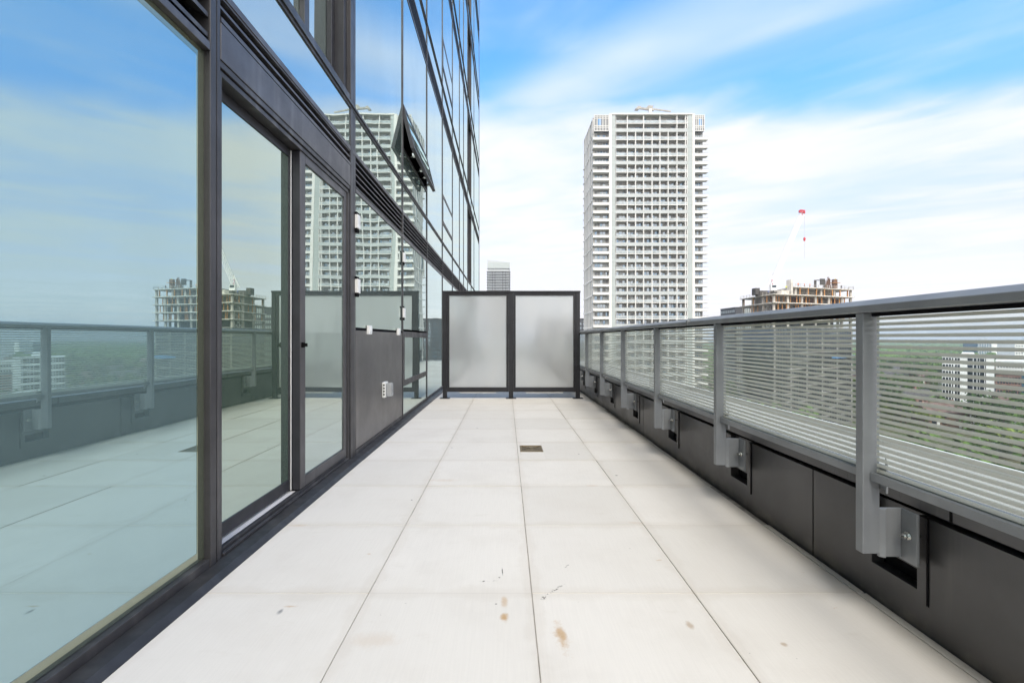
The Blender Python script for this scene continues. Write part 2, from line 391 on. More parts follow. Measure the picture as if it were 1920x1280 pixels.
def clear_plastic():
    mt = bpy.data.materials.new('clear_plastic'); mt.use_nodes = True
    k = NT(mt.node_tree); k.n.clear()
    out = k.node('ShaderNodeOutputMaterial')
    tr = k.node('ShaderNodeBsdfTransparent'); k.put(tr.inputs[0], (0.85, 0.86, 0.86))
    gl = k.node('ShaderNodeBsdfPrincipled'); k.put(gl.inputs['Base Color'], (0.55, 0.56, 0.56)); gl.inputs['Roughness'].default_value = 0.15
    mx = k.node('ShaderNodeMixShader'); mx.inputs[0].default_value = 0.45
    k.l.new(tr.outputs[0], mx.inputs[1]); k.l.new(gl.outputs[0], mx.inputs[2]); k.l.new(mx.outputs[0], out.inputs[0])
    MATS['clear_plastic'] = mt
clear_plastic()

def ground_mat():
    mt = bpy.data.materials.new('city_ground'); mt.use_nodes = True
    k = NT(mt.node_tree); b = k.n['Principled BSDF']
    pos = k.node('ShaderNodeNewGeometry').outputs['Position']
    g = k.mix(k.step(k.noise(pos, 0.03, 5), 0.35, 0.65), (0.065, 0.09, 0.03, 1), (0.12, 0.115, 0.07, 1))
    g = k.mix(k.step(k.noise(pos, 0.012, 4), 0.54, 0.60), g, (0.16, 0.125, 0.10, 1))
    g = k.mix(k.step(k.noise(pos, 0.0021, 3), 0.52, 0.60, 0, 0.85), g, (0.19, 0.19, 0.185, 1))
    k.put(b.inputs['Base Color'], g); b.inputs['Roughness'].default_value = 0.95
    b.inputs['Specular IOR Level'].default_value = 0.1
    MATS['city_ground'] = mt
ground_mat()

# ------------------------------------------------------------------ mesh helpers
class MB:
    def __init__(s): s.v = []; s.f = []; s.mi = []; s.cur = 0
    def add(s, vs, fs):
        o = len(s.v); s.v += [tuple(v) for v in vs]
        for f in fs: s.f.append(tuple(i + o for i in f)); s.mi.append(s.cur)
        return s
    def mat(s, i): s.cur = i; return s
    def box(s, x0, x1, y0, y1, z0, z1):
        return s.add([(x0, y0, z0), (x1, y0, z0), (x1, y1, z0), (x0, y1, z0), (x0, y0, z1), (x1, y0, z1), (x1, y1, z1), (x0, y1, z1)],
                     [(0, 3, 2, 1), (4, 5, 6, 7), (0, 1, 5, 4), (1, 2, 6, 5), (2, 3, 7, 6), (3, 0, 4, 7)])
    def prism_z(s, poly, z0, z1):               # poly counter-clockwise
        n = len(poly)
        return s.add([(x, y, z0) for x, y in poly] + [(x, y, z1) for x, y in poly],
                     [tuple(range(n - 1, -1, -1)), tuple(range(n, 2 * n))] + [(i, (i + 1) % n, n + (i + 1) % n, n + i) for i in range(n)])
    def prism_y(s, poly, y0, y1):               # poly of (x,z), clockwise seen from -Y is fine: normals fixed later
        n = len(poly)
        return s.add([(x, y0, z) for x, z in poly] + [(x, y1, z) for x, z in poly],
                     [tuple(range(n)), tuple(range(2 * n - 1, n - 1, -1))] + [(i, n + i, n + (i + 1) % n, (i + 1) % n) for i in range(n)])
    def tube(s, a, b, r0, r1=None, n=8):
        a = Vector(a); b = Vector(b); r1 = r0 if r1 is None else r1
        q = (b - a).to_track_quat('Z', 'Y')
        vs = []
        for p, r in ((a, r0), (b, r1)):
            for i in range(n):
                t = 2 * math.pi * i / n
                vs.append(p + q @ Vector((math.cos(t) * r, math.sin(t) * r, 0)))
        return s.add(vs, [tuple(range(n - 1, -1, -1)), tuple(range(n, 2 * n))] + [(i, (i + 1) % n, n + (i + 1) % n, n + i) for i in range(n)])
    def bar(s, a, b, w, h=None):
        a = Vector(a); b = Vector(b); h = h or w
        d = (b - a).normalized(); up = Vector((0, 0, 1)) if abs(d.z) < 0.95 else Vector((1, 0, 0))
        x = d.cross(up).normalized() * w / 2; y = x.cross(d).normalized() * h / 2
        vs = [p + q for p in (a, b) for q in (-x - y, x - y, x + y, -x + y)]
        return s.add(vs, [(3, 2, 1, 0), (4, 5, 6, 7), (0, 1, 5, 4), (1, 2, 6, 5), (2, 3, 7, 6), (3, 0, 4, 7)])
    def quad(s, a, b, c, d): return s.add([a, b, c, d], [(0, 1, 2, 3)])
    def build(s, name, mats, parent=None, bevel=0.0, segs=2, smooth=False, fix=True):
        off = WLOC.get(parent, Vector()) if parent else Vector()
        me = bpy.data.meshes.new(name)
        me.from_pydata([(x - off.x, y - off.y, z - off.z) for x, y, z in s.v], [], s.f)
        for mname in ([mats] if isinstance(mats, str) else mats): me.materials.append(MATS[mname])
        me.polygons.foreach_set('material_index', s.mi)
        if fix:
            bm = bmesh.new(); bm.from_mesh(me); bmesh.ops.recalc_face_normals(bm, faces=bm.faces); bm.to_mesh(me); bm.free()
        if smooth: me.polygons.foreach_set('use_smooth', [True] * len(me.polygons))
        me.update()
        o = bpy.data.objects.new(name, me); COL.objects.link(o)
        if parent: o.parent = parent
        WLOC[o] = off
        if bevel:
            md = o.modifiers.new('bevel', 'BEVEL'); md.width = bevel; md.segments = segs; md.limit_method = 'ANGLE'
        return o
WLOC = {}
def tag(o, label=None, cat=None, group=None, kind=None):
    if label: o['label'] = label
    if cat: o['category'] = cat
    if group: o['group'] = group
    if kind: o['kind'] = kind
    return o
def thing(name, loc, label, cat, group=None):
    o = bpy.data.objects.new(name, None); COL.objects.link(o); o.location = loc; o.empty_display_size = 0.2
    WLOC[o] = Vector(loc)
    return tag(o, label, cat, group)
def copy_tree(o, loc=None, rz=None, sc=None, parent=None):
    c = o.copy(); COL.objects.link(c)
    if parent is not None: c.parent = parent
    if loc is not None: c.location = loc
    if rz is not None: c.rotation_euler = (0, 0, rz)
    if sc is not None: c.scale = sc
    for ch in o.children: copy_tree(ch, parent=c)
    return c
def P(px, py, Y): return ((px - 949.5) / 839 * Y, Y, CH + (634.5 - py) / 839 * Y)
GZ = -32.0

# ================================================================== terrace floor
fl = MB()
TX = [-1.126, -0.516, 0.095, 0.703, 1.313]
TY0 = 1.678 - 0.61 * 9
rr = random.Random(3)
for j in range(37):
    y0 = TY0 + 0.6098 * j; y1 = y0 + 0.6098
    for i in range(4):
        x0, x1 = TX[i] + 0.0013, TX[i + 1] - 0.0013
        dzt = rr.uniform(-0.0016, 0.0012)
        if abs(y0 - 3.507) < 0.3 and i == 2:      # the tile that carries the drain: built round its hole
            ya, yb, xa, xb = 3.765, 3.985, 0.117, 0.312
            fl.box(x0, xa, y0 + .0005, y1 - .0005, -0.05, dzt); fl.box(xb, x1, y0 + .0005, y1 - .0005, -0.05, dzt)
            fl.box(xa, xb, y0 + .001, ya, -0.05, dzt); fl.box(xa, xb, yb, y1 - .001, -0.05, dzt)
        else:
            fl.box(x0, x1, y0 + 0.0005, y1 - 0.0005, -0.05, dzt)
    dzt = rr.uniform(-0.010, 0.004)
    fl.box(TX[4] + 0.0026, 1.343 + rr.uniform(-0.008, 0.004), y0 + 0.002, y1 - 0.002, -0.05, dzt)
fo = fl.build('terrace_floor', 'concrete_paver', bevel=0.0012, segs=1)
tag(fo, 'pale square concrete pavers of the terrace', kind='structure')
pbr('joint_grit', (0.40, 0.37, 0.33), 0.95, var=0.4, vscale=9)
sub = MB(); zj = -0.0048
sub.box(-1.40, 1.345, -4.5, 3.75, -0.30, zj); sub.box(-1.40, 1.345, 4.0, 19.8, -0.30, zj); sub.box(-1.40, 0.11, 3.75, 4.0, -0.30, zj); sub.box(0.32, 1.345, 3.75, 4.0, -0.30, zj); sub.box(0.11, 0.32, 3.75, 4.0, -0.30, -0.05)
sub = sub.build('terrace_slab', 'joint_grit')
tag(sub, 'dark roof slab below the pavers', kind='structure')

dr = thing('floor_drain', (0.21, 3.875, 0), 'square bronze floor drain grate set into a paver', 'drain')
m = MB(); fx0, fx1, fy0, fy1 = 0.1175, 0.3115, 3.7655, 3.9845
t = 0.014
m.box(fx0, fx1, fy0, fy0 + t, -0.03, 0.0035); m.box(fx0, fx1, fy1 - t, fy1, -0.03, 0.0035)
m.box(fx0, fx0 + t, fy0 + t, fy1 - t, -0.03, 0.0035); m.box(fx1 - t, fx1, fy0 + t, fy1 - t, -0.03, 0.0035)
m.build('rim', 'bronze_drain', dr, bevel=0.0015)
m = MB(); cx, cy = (fx0 + fx1) / 2, (fy0 + fy1) / 2; hw = (fx1 - fx0) / 2 - t; hh = (fy1 - fy0) / 2 - t
# butterfly grate: solid wedges front and back, slots left and right
for sy in (-1, 1):
    m.prism_z([(cx - hw, cy + sy * hh), (cx + hw, cy + sy * hh), (cx, cy + sy * 0.008)][::(1 if sy < 0 else -1)], -0.008, 0.001)
for sx in (-1, 1):
    for q in range(1, 8):
        x = cx + sx * hw * q / 7.4; hl = hh * q / 7.4
        m.box(x - 0.0042, x + 0.0042, cy - hl, cy + hl, -0.010, -0.0004)
m.build('grate', 'bronze_drain', dr)
MB().box(fx0 + t, fx1 - t, fy0 + t, fy1 - t, -0.045, -0.03).build('drain_bowl', 'black_void', dr)

# ================================================================== glass building (left)
F = -1.20
bld = thing('glass_building', (-1.3, 0, 0), 'dark framed glass apartment block rising on the left of the terrace', 'building')
BAY = [-4.57, -2.97, -1.36, 0.25, 1.85, 3.51, 5.19, 6.78, 8.43, 10.0, 11.5, 12.6, 13.9, 15.3, 16.65, 19.8]
NF = 7; FH = 2.95
MB().box(-14, -1.52, -4.6, 19.78, -0.3, NF * FH + 1).build('wall', 'dark_cladding', bld)
# sill along the foot of the facade
MB().prism_y([(-1.121, -0.05), (-1.122, 0.002), (-1.148, 0.020), (-1.203, 0.026), (-1.32, 0.027), (-1.48, 0.027), (-1.48, -0.05)], -4.6, 19.8).build('sill', 'sill_black', bld, bevel=0.002)
ZTOP = NF * FH + 0.6
for i, yb in enumerate(BAY):
    m = MB()
    if yb in (1.85, 3.51):
        a, b = (1.815, 1.885) if yb == 1.85 else (3.452, 3.575)
        # stepped mullion: two covers with a dark slot between
        mid = a + 0.042 if yb == 1.85 else 3.515
        m.box(-1.33, F, a, mid - 0.005, 0.025, ZTOP); m.mat(1).box(-1.33, F - 0.022, mid - 0.005, mid + 0.005, 0.025, ZTOP)
        m.mat(0).box(-1.33, F - 0.004, mid + 0.005, b, 0.025, ZTOP)
        m.build('mullion', ['frame_bronze', 'black_void'], bld, bevel=0.003)
    else:
        wd = 0.035 if yb < 1 else 0.012
        m.box(-1.33, F + (0.0 if yb < 1 else 0.003), yb - wd, yb + wd, 0.025, ZTOP)
        m.build('mullion', 'frame_bronze', bld, bevel=0.002)

def louvre(y0, y1, z0, z1, nb):
    m = MB()
    m.mat(1).box(-1.335, -1.30, y0, y1, z0, z1)
    m.mat(0)
    h = (z1 - z0) / nb
    for q in range(nb):
        zc = z0 + h * (q + 0.5)
        m.add([(F - 0.008, y0, zc - h * .30), (F - 0.008, y0, zc - h * .08), (-1.296, y0, zc + h * .40), (-1.296, y0, zc + h * .20),
               (F - 0.008, y1, zc - h * .30), (F - 0.008, y1, zc - h * .08), (-1.296, y1, zc + h * .40), (-1.296, y1, zc + h * .20)],
              [(0, 1, 2, 3), (7, 6, 5, 4), (0, 4, 5, 1), (1, 5, 6, 2), (2, 6, 7, 3), (3, 7, 4, 0)])
    return m.build('louvre', ['frame_bronze', 'black_void'], bld)
def pane(name, y0, y1, z0, z1, mat='glass_wavy', x=F - 0.008, th=0.03, ring=0.0):
    o = MB().box(x - th, x, y0, y1, z0, z1).build(name, mat, bld)
    if ring:
        m = MB(); r = ring  # tinted border ring: reflection of the second pane's edges put into colour
        m.box(x, x + .0012, y0, y1, z0, z0 + r); m.box(x, x + .0012, y0, y1, z1 - r, z1)
        m.box(x, x + .0012, y0, y0 + r, z0 + r, z1 - r); m.box(x, x + .0012, y1 - r, y1, z0 + r, z1 - r)
        m.build('edge_reflection', 'glass_edge_reflection', o)
    return o

def awning(y0, y1, z0, z1, swing, closed_mat='glass_wavy'):
    root = MB()
    t = 0.028
    for b in ((y0, y1, z0, z0 + t), (y0, y1, z1 - t, z1)): root.box(-1.31, F + 0.002, *b)
    for b in ((y0, y0 + t, z0 + t, z1 - t), (y1 - t, y1, z0 + t, z1 - t)): root.box(-1.31, F + 0.002, *b)
    fr = root.build('awning_window', 'frame_bronze' if not swing else 'frame_dark', bld, bevel=0.002)
    a = R(swing)
    def rot(v):
        x, y, z = v; dx, dz = x - (F + 0.006), z - (z1 - 0.01)
        ca, sa = math.cos(a), math.sin(a)
        return (F + 0.006 + dx * ca - dz * sa, y, z1 - 0.01 + dx * sa + dz * ca)
    e = 0.004 if swing else t + .002
    A, B, C, D = y0 + e, y1 - e, z0 + e, z1 - 0.012 - (0 if swing else t - .01)
    s = MB(); k_ = 0.038
    xa, xb = (F - 0.040, F + 0.004) if swing else (F - 0.04, F + 0.003)
    for b in ((A, B, C, C + k_), (A, B, D - k_, D)): s.box(xa, xb, *b)
    for b in ((A, A + k_, C + k_, D - k_), (B - k_, B, C + k_, D - k_)): s.box(xa, xb, *b)
    s.v = [rot(v) for v in s.v]
    s.build('sash', 'frame_dark' if swing else 'frame_bronze', fr, bevel=0.002)
    g = MB().box(F - 0.026, F - 0.002, A + k_, B - k_, C + k_, D - k_); g.v = [rot(v) for v in g.v]
    g.build('pane', closed_mat, fr)
    if swing:
        for yy in (A + 0.25, (A + B) / 2 - .05, (A + B) / 2 + 0.2, B - 0.25):
            h = MB(); p = rot((F - 0.045, yy, C + 0.02)); h.bar(p, (F - 0.03, yy + 0.1, z0 + 0.05), 0.016, 0.02); h.box(p[0] - .02, p[0] + .012, yy - .03, yy + .03, p[2] - .012, p[2] + .018)
            h.build('stay', 'chrome', fr)
        MB().box(-1.315, -1.30, y0 + t, y1 - t, z0 + t, z1 - t).build('opening', 'black_void', fr)
    return fr

for k in range(NF):
    zb = k * FH
    for i in range(len(BAY) - 1):
        a, b = BAY[i], BAY[i + 1]
        door = (i == 4); edge = 0.037 if i < 4 else 0.013
        ya, yb = a + edge, b - edge
        if i == 3: yb = 1.814
        if door: ya, yb = 1.886, 3.451
        if i == 5: ya = 3.576
        if i == 4 and k == 0: pass
        else: louvre(ya, yb, zb + 2.155, zb + 2.40, 5 if i >= 4 else 3) if (k < 5) else MB().box(-1.3, F - .01, ya, yb, zb + 2.155, zb + 2.40).build('infill_panel', 'frame_dark', bld)
        # spandrel strip
        if k < NF - 1:
            pane('spandrel_glass', ya, yb, zb + 2.437, zb + FH - 0.222, 'glass_wavy')
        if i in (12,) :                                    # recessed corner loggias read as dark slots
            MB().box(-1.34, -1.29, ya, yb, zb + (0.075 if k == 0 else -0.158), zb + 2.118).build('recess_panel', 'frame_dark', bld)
            continue
        z_lo = zb + (0.062 if k == 0 else -0.158)
        z_hi = zb + 2.118
        if k == 0:
            if i < 4: pane('window_pane', ya, yb, z_lo, z_hi, 'glass_terrace', x=F - 0.028, ring=0.040)
            elif i == 5:
                MB().box(-1.30, F - 0.004, ya + .008, yb - .004, 0.066, 1.018).build('metal_panel', 'panel_metal', bld, bevel=0.002)
                MB().box(-1.30, F - 0.03, ya, yb, 0.07, 1.05).build('panel_backing', 'black_void', bld)
                pane('window_pane', ya + 0.004, yb, 1.042, z_hi, 'glass_wavy')
            elif i == 6:
                pane('window_pane', ya, yb, 1.062, z_hi, 'glass_wavy')
                awning(ya, yb, 0.40, 1.035, 0)
                pane('window_pane', ya, yb, 0.062, 0.392, 'glass_wavy')
            elif not door: pane('window_pane', ya, yb, z_lo, z_hi, 'glass_wavy')
        else:
            if i == 6:
                awning(ya, yb, zb + 0.205, zb + 0.735, 14 if k == 1 else 0)
                pane('window_pane', ya, yb, zb + 0.74, z_hi); pane('window_pane', ya, yb, z_lo, zb + 0.20)
            elif i == 8:
                awning(ya, yb, zb + 0.17, zb + 0.74, 0)
                pane('window_pane', ya, yb, zb + 0.745, z_hi); pane('window_pane', ya, yb, z_lo, zb + 0.165)
            elif door:
                # upstairs opening: recessed pane, dark jamb on its far side
                MB().box(-1.37, -1.342, ya, yb, zb - 0.09, z_hi).build('window_pane', 'glass_wavy', bld)
                m = MB(); m.box(-1.341, -1.305, 2.895, 2.965, zb - 0.089, z_hi); m.mat(1).box(-1.341, -1.230, yb - .06, yb - .001, zb - 0.089, z_hi); m.box(-1.341, -1.30, yb - .12, yb - .0605, zb - 0.089, z_hi)
                m.build('window_jamb', ['frame_bronze', 'frame_dark'], bld, bevel=0.003)
                m = MB(); m.box(-1.44, F - 0.004, ya, yb, zb - 0.158, zb - 0.12); m.box(-1.44, F - 0.03, ya, yb, zb - 0.12, zb - 0.09)
                m.build('window_sill', 'frame_bronze', bld, bevel=0.003)
            else: pane('window_pane', ya, yb, z_lo, z_hi)
    # horizontal frames running the whole length
    for nm, z0, z1, pr, mt in (('transom', zb + 2.120, zb + 2.153, 0.000, 'frame_light'), ('transom', zb + 2.402, zb + 2.435, 0.000, 'frame_light'),
                           ('transom', zb + FH - 0.220, zb + FH - 0.160, 0.002, 'frame_bronze')):
        if k == 0 and z0 < 2.3:
            for (y0, y1) in ((-4.6, 1.814), (3.576, 19.79)):
                MB().box(-1.33, F + pr - .001, y0, y1, z0, z1).build(nm, mt, bld, bevel=0.002)
        else:
            m = MB().box(-1.33, F + pr - .001, -4.6, 19.79, z0, z1)
            if nm == 'transom' and z0 > zb + 2.5: m.box(F + pr - .001, F + pr + .010, -4.6, 19.79, z0 + .022, z0 + .034)
            m.build(nm, mt, bld, bevel=0.002)

for y0, y1 in ((-4.6, 1.814), (3.576, 19.79)): MB().box(-1.33, F - 0.003, y0, y1, 0.026, 0.060).build('transom', 'frame_bronze', bld, bevel=0.002)
# header and lintel over the sliding door
ya, yb = 1.886, 3.451
MB().box(-1.33, F - 0.002, ya, yb, 2.128, 2.285).build('header_panel', 'frame_light', bld, bevel=0.003)
m = MB(); m.mat(1).box(-1.335, -1.30, ya, yb, 2.288, 2.40); m.mat(0); m.box(-1.30, F - 0.001, ya, yb, 2.288, 2.308)
for zc in (2.345, 2.392): m.box(-1.29, F - 0.006, ya, yb, zc, zc + 0.012)
m.build('louvre', ['frame_light', 'black_void'], bld)

# sliding door
sl = MB()
sl.box(-1.46, F - 0.006, ya, yb, 2.098, 2.125); sl.box(-1.46, F - 0.014, ya, yb, 2.068, 2.092)
sl.box(-1.46, F - 0.010, ya, ya + 0.018, 0.028, 2.067); sl.box(-1.46, F - 0.010, yb - 0.026, yb, 0.028, 2.067)
door = sl.build('sliding_door', 'frame_bronze', bld, bevel=0.002)
m = MB()                                                    # threshold: outer lip, groove, inner lip
m.box(-1.222, F - 0.004, ya + .02, yb - .028, 0.0275, 0.040); m.box(-1.246, -1.224, ya + .02, yb - .028, 0.0275, 0.054)
m.build('threshold', 'frame_bronze', door, bevel=0.002)
MB().box(-1.300, -1.248, ya + .02, 2.645, 0.0275, 0.052).build('door_track', 'track_alu', door)
# inner (far) leaf on the left
m = MB(); x0, x1 = -1.318, -1.274
m.box(x0, x1, 1.91, 2.72, 0.063, 0.126); m.box(x0, x1, 1.91, 2.72, 2.018, 2.066); m.box(x0, x1, 2.622, 2.72, 0.126, 2.018)
m.build('leaf_frame', 'frame_dark', door, bevel=0.002)
p_ = MB().box(x0 + .01, x1 - .006, 1.909, 2.622, 0.126, 2.018).build('pane', 'glass_door', door)
m = MB().box(-1.273, -1.2695, 2.636, 2.645, 0.06, 2.06); m.build('weather_strip', 'white_plastic', door)
# outer (near) leaf on the right
m = MB(); x0, x1 = -1.268, -1.222
m.mat(1).box(x0, x1 - .002, 2.650, 2.6535, 0.058, 2.066); m.mat(0)
m.box(x0, x1, 2.722, 3.372, 0.058, 0.122) ; m.box(x0, x1, 2.722, 3.372, 2.016, 2.066)
m.box(x0, x1, 2.654, 2.721, 0.058, 2.066); m.box(x0, x1, 3.373, 3.424, 0.058, 2.066)
m.build('leaf_frame', ['frame_light', 'frame_dark'], door, bevel=0.002)
MB().box(x0 + .01, x1 - .010, 2.722, 3.372, 0.123, 2.015).build('pane', 'glass_wavy', door)
m = MB().box(x1 + .0005, x1 + .012, 2.665, 2.69, 0.90, 0.93); m.box(x1 + .013, x1 + 0.03, 2.67, 2.682, 0.905, 0.925); m.build('latch', 'black_void', door)
MB().box(-1.51, -1.47, ya, yb, 0.028, 2.2).build('door_recess', 'black_void', bld)

# white clips that hold the glass on the bare edges
for y, z in ((3.585, 1.885), (3.585, 1.372)):
    m = MB(); m.box(F - .004, F + 0.022, y - .032, y + 0.03, z - .055, z + .055); m.mat(1).box(F - .004, F + 0.014, y - .036, y + .02, z - .085, z - .055).box(F - .004, F + 0.014, y - .036, y + .02, z + .055, z + .075)
    m.build('glass_clip', ['white_plastic', 'black_void'], bld, bevel=0.003)
for y, z in ((5.19, 1.89), (5.19, 1.25)):
    m = MB(); m.box(F + .004, F + 0.022, y - .04, y + 0.045, z - .055, z + .055); m.mat(1).box(F + .004, F + 0.014, y - .036, y + .03, z - .085, z - .055).box(F + .004, F + 0.014, y - .036, y + .02, z + .055, z + .075)
    m.build('glass_clip', ['white_plastic', 'black_void'], bld, bevel=0.003)
for y in (3.90, 4.95):
    m = MB(); m.box(F - .004, F + 0.018, y - .045, y + .045, 0.99, 1.065); m.box(F + 0.018, F + 0.024, y - .03, y + .03, 1.01, 1.045)
    m.build('glass_clip', 'white_plastic', bld, bevel=0.003)
MB().box(-1.24, F - 0.010, 3.585, 5.17, 1.02, 1.040).build('gasket', 'black_void', bld)
# weatherproof socket on the metal panel
yo, zo = 4.38, 0.455
sk = MB().box(F - 0.004, F + 0.030, yo - .055, yo + .055, zo - .075, zo + .075).build('socket', 'white_plastic', bld, bevel=0.008)
m = MB()
for q in range(4): m.box(F + 0.008, F + 0.024, yo - .0565, yo - .0545, zo - .05 + q * .03, zo - .035 + q * .03)
m.build('cable_slot', 'black_void', sk)
MB().box(F + 0.0305, F + 0.085, yo - .052, yo + .05, zo - .068, zo + .068).build('cover', 'clear_plastic', sk, bevel=0.016, segs=3)

# ================================================================== parapet wall and guardrail (right)
YK = [1.476 + 1.033 * k for k in range(-5, 18)]
par = thing('parapet_wall', (1.6, 8, 0), 'low dark metal clad parapet wall along the right edge of the terrace', 'wall')
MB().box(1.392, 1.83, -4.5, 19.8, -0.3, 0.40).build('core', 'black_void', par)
MB().box(1.86, 2.10, -4.5, 19.8, -9, -0.2).build('outer_face', 'white_trim', par)
seam = [1.97 + 2.44 * k for k in range(-3, 9)]
ybounds = [-4.5] + [s for s in seam if -4.4 < s < 19.7] + [19.8]
for a, b in zip(ybounds, ybounds[1:]):
    m = MB(); X0, X1 = 1.350, 1.390
    cur = a + 0.004
    for yk in YK:
        ca, cb = yk - 0.012, yk + 0.17
        if cb < a or ca > b: continue
        ca, cb = max(ca, a + .004), min(cb, b - .004)
        if ca > cur: m.box(X0, X1, cur, ca, -0.05, 0.376)
        m.box(X0, X1, ca, cb, -0.05, 0.134)
        cur = cb
    m.box(X0, X1, cur, b - 0.004, -0.05, 0.376)
    m.build('cladding', 'parapet_metal', par)
for yk in YK:
    ca, cb = yk - 0.012, yk + 0.17
    m = MB()                                                # folded frame round the bracket pocket
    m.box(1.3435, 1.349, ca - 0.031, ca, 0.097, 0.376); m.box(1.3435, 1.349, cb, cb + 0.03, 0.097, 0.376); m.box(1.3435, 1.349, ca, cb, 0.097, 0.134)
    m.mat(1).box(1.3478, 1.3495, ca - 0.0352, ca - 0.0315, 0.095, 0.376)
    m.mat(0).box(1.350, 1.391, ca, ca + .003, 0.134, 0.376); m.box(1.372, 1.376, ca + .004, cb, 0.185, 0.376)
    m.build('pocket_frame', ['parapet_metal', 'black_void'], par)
m = MB().prism_y([(1.312, 0.4115), (1.312, 0.462), (1.318, 0.466), (1.42, 0.462), (1.42, 0.445), (1.325, 0.445), (1.325, 0.4115)], -4.5, 19.8)
cop = m.build('coping', 'parapet_metal', par)
m = MB()
for s in seam: m.box(1.3105, 1.3115, s - 0.65 - .004, s - .65 + .004, 0.408, 0.462)
m.build('joint', 'black_void', cop)
MB().box(1.422, 1.80, -4.5, 19.8, 0.402, 0.458).build('ledge', 'ledge_membrane', par)
m = MB().box(1.802, 1.86, -4.5, 19.8, -0.3, 0.476); m.build('edge_trim', 'white_trim', par, bevel=0.006)

gr = thing('guardrail', (1.2, 8, 0), 'grey metal guardrail with striped glass panels along the parapet', 'railing')
m = MB().prism_y([(1.160, 1.038), (1.158, 1.060), (1.180, 1.0785), (1.248, 1.079), (1.256, 1.070), (1.256, 1.038)], -4.5, 19.8)
m.build('top_rail', 'rail_paint', gr, bevel=0.002)
m = MB()
m.box(1.205, 1.228, -4.5, 19.8, 1.026, 1.037); m.build('rail_gasket', 'black_void', gr)
for y in (2.87, 6.47, 10.07):
    m = MB().prism_y([(1.157, 1.037), (1.155, 1.067), (1.171, 1.0815), (1.249, 1.0815), (1.258, 1.071), (1.258, 1.037)], y - .012, y + .012)
    m.build('rail_joint', 'rail_paint', gr)
post0 = None
def make_post(yk):
    po = MB().box(1.176, 1.232, yk, yk + 0.032, 0.243, 1.0375).build('post', 'rail_paint', gr, bevel=0.003)
    m = MB()
    m.box(1.2325, 1.306, yk + 0.003, yk + 0.013, 0.232, 0.393)                       # arm
    m.add([(1.2325, yk + .003, .232), (1.2325, yk + .003, .393), (1.248, yk - .006, .393), (1.248, yk - .006, .232), (1.252, yk + .002, .232), (1.252, yk + .002, .393)],
          [(0, 1, 2, 3), (3, 2, 5, 4), (0, 3, 4), (1, 5, 2)])
    m.box(1.306, 1.316, yk - 0.052, yk + 0.013, 0.225, 0.393)                       # flange
    m.build('bracket', 'rail_paint', po, bevel=0.002)
    m = MB(); z = 0.312; y = yk - 0.022
    m.tube((1.306, y, z), (1.3025, y, z), 0.014, n=16); m.tube((1.3025, y, z), (1.292, y, z), 0.0095, n=6); m.tube((1.292, y, z), (1.280, y, z), 0.005, n=10)
    m.tube((1.316, y, z), (1.392, y, z), 0.006, n=8)
    m.build('bolt', 'chrome', po)
    m = MB()
    m.box(1.2325, 1.2385, yk - .020, yk + .018, 0.46, 0.54)
    m.add([(1.2325, yk - .024, .45), (1.2385, yk - .024, .45), (1.2385, yk - .024, .545), (1.2325, yk - .024, .565), (1.2325, yk - .020, .45), (1.2385, yk - .020, .45), (1.2385, yk - .020, .545), (1.2325, yk - .020, .565)],
          [(0, 1, 2, 3), (7, 6, 5, 4), (0, 4, 5, 1), (1, 5, 6, 2), (2, 6, 7, 3), (3, 7, 4, 0)])
    m.build('glass_bracket', 'rail_paint', po)
    return po
base_post = make_post(YK[0])
for yk in YK[1:]: copy_tree(base_post, loc=(0, yk - YK[0], 0), parent=gr)
gp0 = None
for a, b in zip(YK, YK[1:]):
    y0, y1 = a + 0.042, b - 0.012
    if gp0 is None:
        gp0 = MB().box(1.212, 1.2215, y0, y1, 0.500, 1.030).build('glass_panel', 'striped_glass', gr)
        ch0 = MB().prism_y([(1.198, 0.487), (1.198, 0.512), (1.2095, 0.514), (1.2095, 0.498), (1.224, 0.498), (1.224, 0.514), (1.236, 0.512), (1.236, 0.487)], y0 - .008, y1 + .010).build('bottom_channel', 'rail_paint', gr)
        ya0 = a
    else:
        copy_tree(gp0, loc=(0, a - ya0, 0), parent=gr); copy_tree(ch0, loc=(0, a - ya0, 0), parent=gr)

# ================================================================== privacy screen
ps = thing('privacy_screen', (0.08, 7.14, 0), 'black framed privacy screen with two frosted glass panes across the terrace', 'screen')
ZS = 1.711
def X7(px): return (px - 949.5) / 839 * 7.11
posts = [(X7(830), X7(837.6)), (X7(954.0), X7(962.3)), (X7(1080), X7(1087.7))]
for a, b in posts:
    m = MB().box(a, b, 7.11, 7.17, 0.006, ZS - 0.03); po = m.build('post', 'screen_black', ps, bevel=0.003)
    MB().box(a - 0.045, b + 0.045, 7.08, 7.20, 0.0015, 0.0095).build('base_plate', 'screen_black', po)
MB().box(X7(829), X7(1088.5), 7.105, 7.175, ZS - 0.029, ZS).build('top_rail', 'screen_black', ps, bevel=0.003)
for (l, r) in ((posts[0][1], posts[1][0]), (posts[1][1], posts[2][0])):
    m = MB(); zb, zt = 0.105, ZS - 0.031; t = 0.038
    l += .001; r -= .001
    m.box(l, r, 7.118, 7.162, zb, zb + 0.072); m.box(l, r, 7.118, 7.162, zt - 0.045, zt)
    m.box(l, l + t, 7.118, 7.162, zb + .072, zt - .045); m.box(r - t, r, 7.118, 7.162, zb + .072, zt - .045)
    fr = m.build('frame', 'screen_black', ps, bevel=0.002)
    MB().box(l + t, r - t, 7.136, 7.146, zb + .072, zt - .045).build('pane', 'frosted_glass', fr)
    MB().box(l + .2, r - .2, 7.134, 7.148, 0.085, 0.104).build('drip_strip', 'white_trim', fr)

